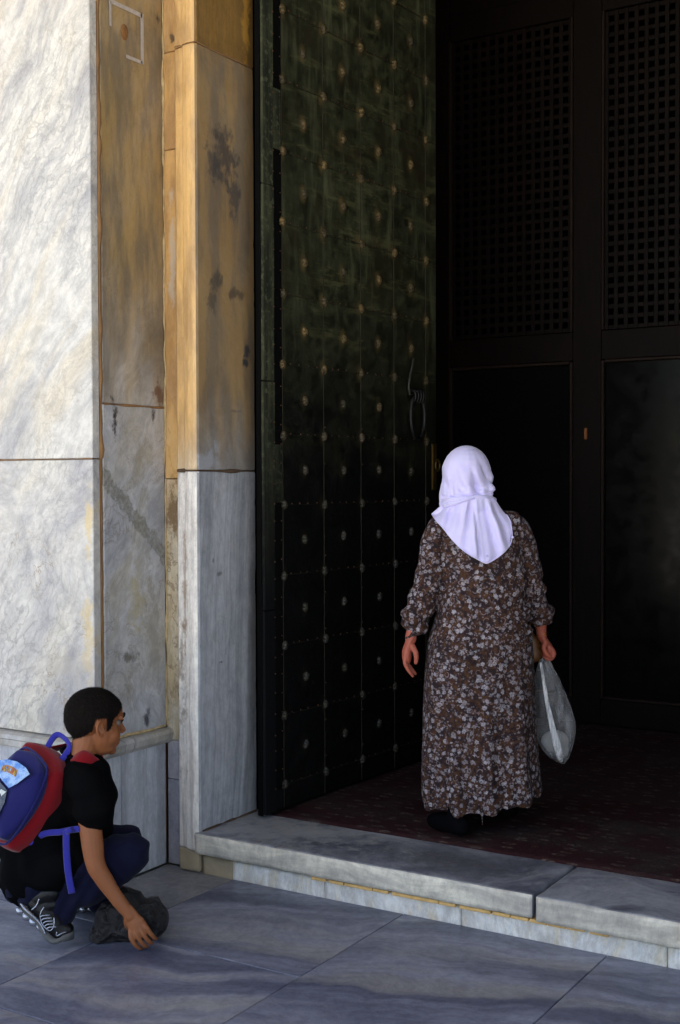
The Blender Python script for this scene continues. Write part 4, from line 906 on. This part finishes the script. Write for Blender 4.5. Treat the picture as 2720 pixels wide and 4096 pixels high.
# right hand gripping the bag: back of the hand to the viewer, fingers curled down to the ground
W0 = Vector((.203, -.206, .138)); HD = Vector((.50, -.02, -.86)).normalized(); HS = Vector((.86, .05, .50)).normalized()
def hp(a, b, c_=0): return W0+HD*a+HS*b+Vector((0, -1, 0))*c_
chain(bm, [(hp(-.01, 0), .0205), (hp(.020, .0), .024), (hp(.045, .001), .029), (hp(.066, .0), .031)], flat=(.62, 1.15), ref=(0, 1, 0))
for k, (b, L_) in enumerate(((-.030, .98), (-.0105, 1.08), (.009, 1.04), (.028, .92))):
    fing([hp(.050, b*.80, .002), hp(.074, b*1.08, .013), hp(.078+.022*L_, b*1.14, .012), hp(.078+.046*L_, b*1.10, -.002), hp(.078+.056*L_, b*1.06, -.018)], [.0090, .0096, .0084, .0080, .0072])
fing([hp(.020, -.022, -.006), hp(.040, -.034, -.022), hp(.062, -.034, -.036), hp(.080, -.028, -.044)], [.0125, .0115, .0105, .0085])
bb = remesh(bm, .0028, 2)
X, Mx, sc = FB
P, N_ = get(bb); Lc = (P-np.array(X((0, 0, 0))))@np.array(Mx)/sc        # head coordinates: forward, side, up
# press in eye sockets a little
for s in (-1, 1):
    q = np.exp(-(((Lc[:, 0]-.08)/.02)**2+((Lc[:, 1]-s*.030)/.017)**2+((Lc[:, 2]-.002)/.011)**2)); P = P-N_*(q*.008*sc)[:, None]
q = np.exp(-(((Lc[:, 0]-.003)/.012)**2+((np.abs(Lc[:, 1])-.080)/.02)**2+((Lc[:, 2]+.004)/.016)**2)); P = P-N_*(q*.006)[:, None]
put(bb, P); P, N_ = get(bb)
bob = link('body', bb, skB, BO, smooth=True); eyes(FB, BO)
fx, sy, uz = Lc.T; n_ = nz(P, 30)*.004+nz(P, 140)*.004
# hairline: forehead, temples with a pointed sideburn, round the ear, nape
line = np.where(fx > .052, .052+(.08-fx)*.2, np.where(fx > .018, .034-(.052-fx)*.2, np.where(fx > -.022, .024, -.012-( -.022-fx)*.80)))
side = (fx > .016) & (fx < .040) & (uz > -.020+.9*np.abs(fx-.022)) & (np.abs(sy) > .045)
temple = (fx > .016) & (uz > .050-(.075-fx)*.95)
mask = ((uz > line+n_) & (fx < .016)) | (temple & (uz > .012)) | side | (uz > .075)
mask &= ~((fx > .078) & (uz < .085)) & (uz > -.075)
ear = ((fx+.002)/.0235)**2+((uz+.006)/.0315)**2 < 1; mask &= ~(ear & (np.abs(sy) > .055))
mask &= (np.linalg.norm(Lc, axis=1) < .16)
off = .0030+.0012*nz(P, 260)+.0010*nz(P, 90, 2)
hm = sub_surface(bb, mask, off, 'hair'); t = T('short_black_hair'); tc = t.n('TexCoord'); n1 = t.noise((tc, 'Object'), 260, 4, .8); t.P(Base_Color=t.mix(t.mr(n1, .4, .7), (.004, .003, .0025), (.020, .015, .012)), Roughness=.85); t.b.inputs['Specular IOR Level'].default_value = .1; t.bump(n1, .5, .002)
hair = link('hair', hm, t.m, BO, smooth=True)
# short cropped strands standing a few millimetres proud, which break up the outline and the hairline
hp_, hn_ = get(hm); rs = np.random.RandomState(3); pick = rs.randint(0, len(hp_), 26000); v = []; f = []
for i, k in enumerate(pick):
    p = Vector(hp_[k]); n3 = Vector(hn_[k]); tdir = (Vector((-.35, -.1, -.9))+Vector(rs.randn(3))*.45); tdir = (tdir-n3*tdir.dot(n3)).normalized()
    q = p-n3*.002+Vector(rs.randn(3))*.0012; sd_ = n3.cross(tdir).normalized()*.0006; tip = q+n3*(.0025+.003*rs.rand())+tdir*(.005+.004*rs.rand())
    v += [q-sd_, q+sd_, tip]; f.append((3*i, 3*i+1, 3*i+2))
st_h = link('hair_strands', pydata('hair_strands', v, f), t.m, hair); st_h['kind'] = 'stuff'
mb = simple('black_eyebrow', (.010, .007, .005), .9)
for s in (-1, 1): tube('eyebrow', [X((.0895, s*.012, .0235)), X((.0930, s*.026, .030)), X((.0865, s*.044, .026)), X((.079, s*.051, .019))], [.003, .0042, .0036, .002], mb, BO, sub=3, seg=8)
for s in (-1, 1): tube('eyelid', [X((.0855, s*.016, .004)), X((.0880, s*.030, .0100)), X((.078, s*.043, .003))], [.0022, .0028, .0020], mb if s < 0 else skB, BO, sub=3, seg=8)
m_lip = simple('lip', (.20, .065, .045), .5, var=.15)
tube('lip', [X((.072, -.024, -.058)), X((.0860, -.012, -.0600)), X((.0895, 0, -.0605)), X((.0860, .012, -.0600)), X((.072, .024, -.058))], [.0012, .0026, .0028, .0026, .0012], m_lip, BO, sub=3, seg=8)
# T-shirt
m_tee = cloth('black_cotton_jersey', (.003, .003, .0035), sheen=.0)
bm = bmesh.new()
chain(bm, [((-.012, .0, .642), .064), ((-.02, 0, .60), .090), ((-.05, 0, .53), .128), ((-.11, 0, .42), .142), ((-.155, 0, .31), .150), ((-.165, 0, .235), .148)], flat=(1.05, .95), ref=(0, 1, 0), seg=24)
chain(bm, [((.0, 0, .60), .085), ((.03, -.06, .55), .10), ((.020, -.03, .44), .10), ((-.02, 0, .30), .12)], seg=24)
chain(bm, [((.0, -.10, .600), .056), ((.040, -.140, .580), .062), ((.064, -.163, .53), .064), ((.074, -.175, .485), .066)], flat=(.95, 1.08), ref=(0, 1, 0))
chain(bm, [((.0, .10, .605), .055), ((.0, .14, .56), .056), ((-.02, .16, .50), .056)])
chain(bm, [((-.17, -.07, .22), .108), ((-.18, .07, .22), .108)])
chain(bm, [((-.18, -.06, .25), .115), ((-.08, -.09, .26), .105), ((-.01, -.095, .29), .088)], seg=20)
tm = remesh(bm, .006, 6); P, N_ = get(tm); x, y, z = P.T
d = .009*nz(P, 9)+.006*np.sin((x+z)*55+4*nz(P, 6, 2))*np.clip((.5-z)/.3, 0, 1)+.005*np.sin((z-.6*x)*42+5*nz(P, 4, 5))*(y < 0)
put(tm, P+N_*d[:, None])
bmx = bmesh.new(); bmx.from_mesh(tm)
kill = [f_ for f_ in bmx.faces if (f_.normal.z < -.8 and abs(f_.calc_center_median().x-.07) < .07 and f_.calc_center_median().y < -.12 and f_.calc_center_median().z < .47)]
bmesh.ops.delete(bmx, geom=kill, context='FACES'); bmx.to_mesh(tm); bmx.free()
link('t_shirt', tm, m_tee, BO, smooth=True); tm.polygons.foreach_set('use_smooth', [True]*len(tm.polygons))
tube('collar', [(-.008+.066*math.cos(a)*1.0, .066*math.sin(a), .652-.022*math.cos(a)) for a in np.linspace(0, 2*PI, 14, endpoint=False)], .008, m_tee, BO, closed=True, sub=3, seg=8)
# jeans
m_jean = cloth('navy_denim', (.008, .009, .026), weave=420, var=.35, sheen=.05)
bm = bmesh.new()
chain(bm, [((-.165, -.06, .205), .112), ((-.165, .06, .205), .112)], flat=(1, .9))
for y0_, kn_, an, ex in ((-.09, (.198, -.098, .312), (-.062, -.128, .160), -.02), (.09, (.140, .12, .285), (.0, .185, .11), -.02)):
    chain(bm, [((-.14, y0_, .205), .092), ((.03, (y0_+kn_[1])/2, .270), .082), ((kn_[0]-.02, kn_[1], kn_[2]+.01), .068), (kn_, .063), ((kn_[0]*.55+an[0]*.45, (kn_[1]+an[1])/2, (kn_[2]*.55+an[2]*.45)-.03), .060), ((an[0]+.03, an[1], an[2]-.0), .050), ((an[0]+.015, an[1], an[2]-.055), .050)])
jm = remesh(bm, .006, 5); P, N_ = get(jm); x, y, z = P.T
d = .005*nz(P, 11)+.006*np.sin((x-z)*70+5*nz(P, 6, 2))*np.clip((.16-x)/.2, 0, 1)+.004*np.sin((x*1.2+z)*60+4*nz(P, 7, 8))*np.exp(-((x-.14)/.05)**2)
put(jm, P+N_*d[:, None]); link('jeans', jm, m_jean, BO, smooth=True)
# trainers
m_blk = simple('black_trainer_mesh', (.004, .004, .005), .4, var=.4, scale=120, bump=.3, spec=.3); m_sil = simple('silver_trainer_plastic', (.34, .36, .42), .22, .75, var=.15, scale=30); m_sole = simple('scuffed_grey_rubber', (.10, .10, .10), .7, var=.5, scale=50, bump=.3)
def trainer(o, dirx, tilt):
    """local: a = heel to toe, b = sideways, c = up from the sole"""
    D_ = Vector((math.cos(dirx)*math.cos(tilt), math.sin(dirx)*math.cos(tilt), -math.sin(tilt))); Sd = Vector((-math.sin(dirx), math.cos(dirx), 0)); U_ = D_.cross(Sd)
    Fl = Vector((math.cos(dirx), math.sin(dirx), 0))
    def X_(a, b, c_):
        if a > .155 and tilt > .1:   # toes bend flat on the ground
            k = min(1, (a-.155)/.05); q = D_*(1-k)+Fl*k; q.normalize(); u2 = U_*(1-k)+Vector((0, 0, 1))*k; return Vector(o)+D_*.155+q*(a-.155)+Sd*b+u2*c_
        return Vector(o)+D_*a+Sd*b+U_*c_
    bm = bmesh.new()
    chain(bm, [(X_(.035, 0, .062), .034), (X_(.08, 0, .060), .036), (X_(.13, 0, .050), .037), (X_(.18, 0, .038), .036), (X_(.212, 0, .032), .027)], flat=(1.0, 1.0))
    chain(bm, [(X_(.03, 0, .085), .034), (X_(.045, 0, .118), .036), (X_(.055, 0, .128), .036)]); chain(bm, [(X_(.07, 0, .085), .033), (X_(.085, 0, .10), .028)])
    me = remesh(bm, .0045, 4); sh = link('trainer', me, m_blk, BO, smooth=True)
    v = []; f = []; na = 24
    pr_ = [(0, .026), (.04, .036), (.09, .033), (.14, .040), (.185, .041), (.215, .033), (.238, .012)]
    for j in range(na+1):
        a = .238*j/na; wd = float(np.interp(a, [q[0] for q in pr_], [q[1] for q in pr_])); wd = wd if 0 < j < na else wd*.6
        c0 = 0.0 if a > .12 else 0.0; hgt = float(np.interp(a, [0, .06, .14, .20, .238], [.016, .015, .020, .020, .030]))
        base_c = float(np.interp(a, [0, .08, .13, .2], [.026, .022, .002, 0]))
        for (b, c_) in ((-1, 0), (-1.06, .5), (-.96, 1), (.96, 1), (1.06, .5), (1, 0)): v.append(X_(a, b*wd, base_c+c_*hgt))
    for j in range(na):
        for k in range(6): f.append((j*6+k, j*6+(k+1) % 6, (j+1)*6+(k+1) % 6, (j+1)*6+k))
    f += [list(range(6)), list(range(na*6, na*6+6))[::-1]]
    me = pydata('sole', v, f); bm = bmesh.new(); bm.from_mesh(me); bmesh.ops.recalc_face_normals(bm, faces=bm.faces); bm.to_mesh(me); bm.free()
    link('sole', me, m_sole, sh, smooth=True)
    for b in (-.019, .019):
        tube('sole_spring', [X_(a, b*(1+.15*(k % 2)), .013) for k, a in enumerate((-.004, .010, .026, .040, .056, .072, .088, .104, .118))], [.010, .0165, .0105, .0165, .010, .0155, .009, .012, .006], m_sil, sh, sub=3, seg=12)
    tube('sole_rail', [X_(-.004, -.028, .040), X_(.03, -.036, .038), (X_(.09, -.034, .034)), X_(.135, -.040, .016)], [.007, .008, .007, .004], m_sil, sh, sub=4, seg=8, flat=.6)
    tube('sole_rail', [X_(-.004, .028, .040), X_(.03, .036, .038), (X_(.09, .034, .034)), X_(.135, .040, .016)], [.007, .008, .007, .004], m_sil, sh, sub=4, seg=8, flat=.6)
    for k in range(5): a = .080+.011*k; tube('side_rib', [X_(a+.022, -.0325-.001*k, .078-.004*k), X_(a+.004, -.0385-.0005*k, .062-.004*k), X_(a, -.0395, .050-.0045*k)], .0028, m_sil, sh, sub=3, seg=6)
    tube('side_stripe', [X_(.068, -.034, .088), X_(.074, -.038, .060), X_(.100, -.040, .038), X_(.135, -.0395, .036), X_(.138, -.037, .058), X_(.118, -.031, .080)], .0026, m_sil, sh, sub=4, seg=6)
    tube('side_stripe', [X_(.036, -.036, .100), X_(.044, -.0375, .075), X_(.040, -.037, .050)], .0028, m_sil, sh, sub=4, seg=6)
    tube('toe_stripe', [X_(.165, -.036, .050), X_(.178, -.037, .034), X_(.205, -.033, .030), X_(.222, -.018, .032)], .0026, m_sil, sh, sub=4, seg=6)
    tube('lace', [X_(.135, -.01, .088), X_(.15, -.022, .094), X_(.168, -.040, .082), X_(.19, -.052, .080)], .002, m_blk, sh, sub=4, seg=6)
    return sh
trainer((-.205, -.140, .128), -.10, .68)
trainer((-.085, .205, .004), .25, .02)

# backpack
BP = empty('backpack', (bl.x, bl.y, 0), YAW); tag(BP, 'red and blue school backpack with clear pocket on the crouching boy\'s back', 'backpack')
m_red = cloth('red_nylon', (.20, .005, .010), rough=.6, weave=260, var=.3); m_blu = cloth('royal_blue_nylon', (.012, .013, .10), rough=.6, weave=260, var=.3); m_web = cloth('blue_webbing', (.035, .035, .30), weave=300, var=.1)
U = Vector((.55, .10, .83)).normalized(); Nn = Vector((-.50, -.74, .42)); Nn = (Nn-U*Nn.dot(U)).normalized(); Wd = U.cross(Nn).normalized()
if Wd.y > 0: Wd = -Wd
C0 = Vector((-.198, -.060, .518))
def bp(w_, u_, n_): return C0+Wd*w_+U*u_+Nn*n_
def pillow(name, w0, w1, u0_, u1_, n0, n1_, m, parent, rad=.05, puff=.25, nw=20, nu=26, top=1.0, seed=0):
    """soft sewn panel: rounded outline, domed front"""
    v = []; f = []; cw, cu, hw, hu = (w0+w1)/2, (u0_+u1_)/2, (w1-w0)/2, (u1_-u0_)/2
    def out(a, b, layer):
        k = max(abs(a), abs(b)); 
        if k > 0:
            l = math.hypot(a, b); s = (1-.17*(min(abs(a), abs(b))/k)**2) if k else 1
            a, b = a*s, b*s
        wd = hw*(1-(1-top)*max(0, b)**2); x_, y_ = cw+a*wd, cu+b*hu
        dome = (1-min(1, max(abs(a), abs(b)))**4)
        if layer == 0: return bp(x_, y_, n0)
        return bp(x_, y_, n0+(n1_-n0)*(.55+.45*dome*(1-puff+puff*dome))+.004*mnoise.noise(Vector((x_*12+seed, y_*12, 0)))*dome)
    idx = {}
    for L_ in (0, 1):
        for i in range(nw+1):
            for j in range(nu+1): idx[(L_, i, j)] = len(v); v.append(out(-1+2*i/nw, -1+2*j/nu, L_))
    for i in range(nw):
        for j in range(nu):
            f.append((idx[(0, i, j)], idx[(0, i, j+1)], idx[(0, i+1, j+1)], idx[(0, i+1, j)])); f.append((idx[(1, i, j)], idx[(1, i+1, j)], idx[(1, i+1, j+1)], idx[(1, i, j+1)]))
    for i in range(nw):
        for j in (0, nu): f.append((idx[(0, i, j)], idx[(0, i+1, j)], idx[(1, i+1, j)], idx[(1, i, j)]))
    for j in range(nu):
        for i in (0, nw): f.append((idx[(0, i, j)], idx[(0, i, j+1)], idx[(1, i, j+1)], idx[(1, i, j)]))
    me = pydata(name, v, f); bm = bmesh.new(); bm.from_mesh(me); bmesh.ops.recalc_face_normals(bm, faces=bm.faces); bm.to_mesh(me); bm.free()
    o = link(name, me, m, parent, smooth=True); sb_ = o.modifiers.new('s', 'SUBSURF'); sb_.levels = sb_.render_levels = 1
    return o
BW, BU = .150, .190
main = pillow('main_compartment', -BW, BW, -BU, BU, -.05, .065, m_red, BP, top=.86)
pk = pillow('front_pocket', -.115, .134, -.160, .156, .035, .105, m_blu, BP, top=.72, seed=3)
tube('pocket_piping', [bp(.01+a*.124, -.002+b*.157, .066) for a, b in ((-.9, -.9), (-1.0, 0), (-.72, .85), (-.3, 1.0), (.3, 1.0), (.72, .85), (1.0, 0), (.9, -.9), (0, -1.02))], .0045, m_blu, pk, closed=True, sub=5, seg=8)
# clear window with the printed card and its lettering
t = T('printed_blue_card'); tc = t.n('TexCoord'); n1 = t.noise((tc, 'Object'), 24, 4, .6); n2 = t.noise(t.map((tc, 'Object'), rot=(0, .6, .5), sc=(1, 1, 6)), 26, 3)
c = t.mix(t.mr(n1, .35, .6), (.07, .22, .62), (.34, .50, .78)); c = t.mix(t.math('MULTIPLY', t.mr(t.math('ABSOLUTE', t.math('SUBTRACT', n2, .5)), .0, .02, 1, 0), .7), c, (.05, .07, .25)); t.P(Base_Color=c, Roughness=.3); m_card = t.m
def sheet(name, poly, n_, m, parent, th=.0015):
    k = len(poly); v = [bp(a, b, n_+dn) for dn in (0, th) for a, b in poly]
    f = [list(range(k, 2*k)), list(range(k))[::-1]]+[(i, (i+1) % k, k+(i+1) % k, k+i) for i in range(k)]
    me = pydata(name, v, f); bm = bmesh.new(); bm.from_mesh(me); bmesh.ops.recalc_face_normals(bm, faces=bm.faces); bm.to_mesh(me); bm.free(); return link(name, me, m, parent)
card = sheet('printed_card', [(-.095, .028), (-.02, .020), (.030, .018), (.052, .050), (.070, .088), (.078, .105), (.045, .112), (-.01, .105), (-.06, .085), (-.10, .055)], .1155, m_card, BP)
tx = bpy.data.curves.new('lettering', 'FONT'); tx.body = 'MOTORIAS'; tx.size = .032; tx.extrude = .0008; tx.offset = .0009; tx.align_x = 'CENTER'; tx.align_y = 'CENTER'; tx.space_character = .85
to = bpy.data.objects.new('tmp', tx); COL.objects.link(to); bpy.context.view_layer.update(); tmesh = bpy.data.meshes.new_from_object(to.evaluated_get(DG())); bpy.data.objects.remove(to)
tmesh.name = 'lettering'; a_, _n = get(tmesh); ca, sa = math.cos(.28), math.sin(.28); ly = a_[:, 1]*1.05+.004*np.sin((a_[:, 0]+.07)/.14*PI); lx = a_[:, 0]*.72
B2 = np.array([list(bp(-.015+ca*p-sa*q, .062+sa*p+ca*q, .1185+r_)) for p, q, r_ in zip(lx*.8, ly, a_[:, 2])]); put(tmesh, B2)
t = T('yellow_orange_print'); tc = t.n('TexCoord'); n1 = t.noise((tc, 'Object'), 60, 2); t.P(Base_Color=t.mix(t.mr(n1, .4, .6), (.50, .36, .02), (.42, .12, .02)), Roughness=.5); link('lettering', tmesh, t.m, card)
t = T('scuffed_clear_window'); tc = t.n('TexCoord'); n1 = t.noise((tc, 'Object'), 30, 6, .75); n2 = t.noise((tc, 'Object'), 9, 3)
c = t.mix(t.mr(n1, .4, .7), (.015, .020, .05), (.10, .10, .10)); c = t.mix(t.mr(n2, .62, .66), c, (.05, .10, .35)); c = t.mix(t.mr(n1, .68, .72), c, (.45, .47, .47)); t.P(Base_Color=c, Roughness=.12); t.bump(n1, .4, .01); m_win = t.m
sheet('clear_window', [(-.090, .012), (.028, .008), (.052, -.03), (.062, -.08), (.045, -.125), (0, -.15), (-.06, -.145), (-.092, -.09)], .1145, m_win, BP)
sheet('red_badge', [(-.048, -.045), (-.030, -.04), (-.022, -.062), (-.034, -.085), (-.055, -.08)], .1165, simple('red_print', (.45, .015, .02), .4), BP)
sheet('white_flash', [(.002, -.004), (.030, .002), (.022, -.022), (.012, -.014), (.006, -.040), (-.002, -.022)], .1165, simple('white_print', (.6, .63, .6), .3), BP)
tube('carry_loop', [bp(-.040, BU-.01, .0), bp(-.045, BU+.035, -.002), bp(-.03, BU+.055, -.006), bp(.02, BU+.055, -.012), bp(.045, BU+.035, -.012), bp(.045, BU-.01, -.010)], .0115, m_web, BP, sub=6, seg=8, flat=.25, flatax=(0.3, .9, .2))
tube('shoulder_strap', [bp(.06, BU-.02, -.03), bp(.05, BU+.005, -.045), (.005, -.080, .668), (.045, -.086, .652), (.080, -.075, .610), (.09, -.06, .52)], [.024, .027, .028, .027, .024, .020], m_red, BP, sub=6, seg=12, flat=.25, flatax=(-.3, -.5, .8))
tube('shoulder_strap', [bp(-.06, BU-.02, -.03), (-.02, .10, .672), (.02, .10, .645), (.04, .09, .60), (.04, .08, .53)], [.024, .027, .027, .024, .020], m_red, BP, sub=6, seg=12, flat=.25, flatax=(-.3, .5, .8))
tube('webbing', [bp(.125, -.150, -.02), (-.115, -.150, .400), (-.045, -.168, .415), (.0, -.186, .428), (.03, -.20, .435)], .0115, m_web, BP, sub=5, seg=8, flat=.2, flatax=(0, 1, 0))
tube('webbing', [(-.020, -.186, .425), (-.018, -.196, .36), (-.012, -.198, .28), (.000, -.196, .205)], .0125, m_web, BP, sub=5, seg=8, flat=.2, flatax=(0, 1, 0))
bkl = tube('buckle', [(-.02, -.192, .422), (.005, -.196, .432)], .010, m_web, BP, seg=8, sub=2)

# crumpled dark bag on the ground
GB = empty('bin_bag', (bl.x, bl.y, 0), YAW); tag(GB, 'crumpled dark grey plastic bag on the paving under the boy\'s hand', 'bag')
t = T('crumpled_black_polythene'); tc = t.n('TexCoord'); vo = t.n('TexVoronoi', {'Vector': (tc, 'Object'), 'Scale': 26}, feature='F1'); n1 = t.noise((tc, 'Object'), 30, 5, .7, 1.5)
t.P(Base_Color=t.mix(n1, (.006, .005, .006), (.018, .015, .016)), Roughness=.45); t.bump(t.math('ADD', (vo, 'Distance'), n1), .9, .02)
bm = bmesh.new(); ell(bm, (.175, -.075, .075), (.115, .09, .085)); ell(bm, (.105, -.09, .065), (.06, .07, .075)); ell(bm, (.24, -.06, .065), (.085, .075, .08)); ell(bm, (.165, -.05, .14), (.06, .05, .035)); ell(bm, (.085, -.11, .035), (.05, .05, .04))
gm = remesh(bm, .006, 3); P, N_ = get(gm)
vd = np.zeros(len(P))
for i, p in enumerate(P):
    q = Vector(p)*13; q += Vector((mnoise.noise(q*.6), mnoise.noise(q*.6+Vector((5, 0, 0))), mnoise.noise(q*.6+Vector((0, 9, 0)))))*1.2
    vv, _ = mnoise.voronoi(q); vd[i] = (vv[1]-vv[0])*.016-.006+.022*(.25-abs(mnoise.noise(q*.55)))+.009*(.2-abs(mnoise.noise(q*1.3)))
P = P+N_*vd[:, None]; P[:, 2] = np.maximum(P[:, 2], .003); put(gm, P)
link('crumpled_sack', gm, t.m, GB, smooth=True)
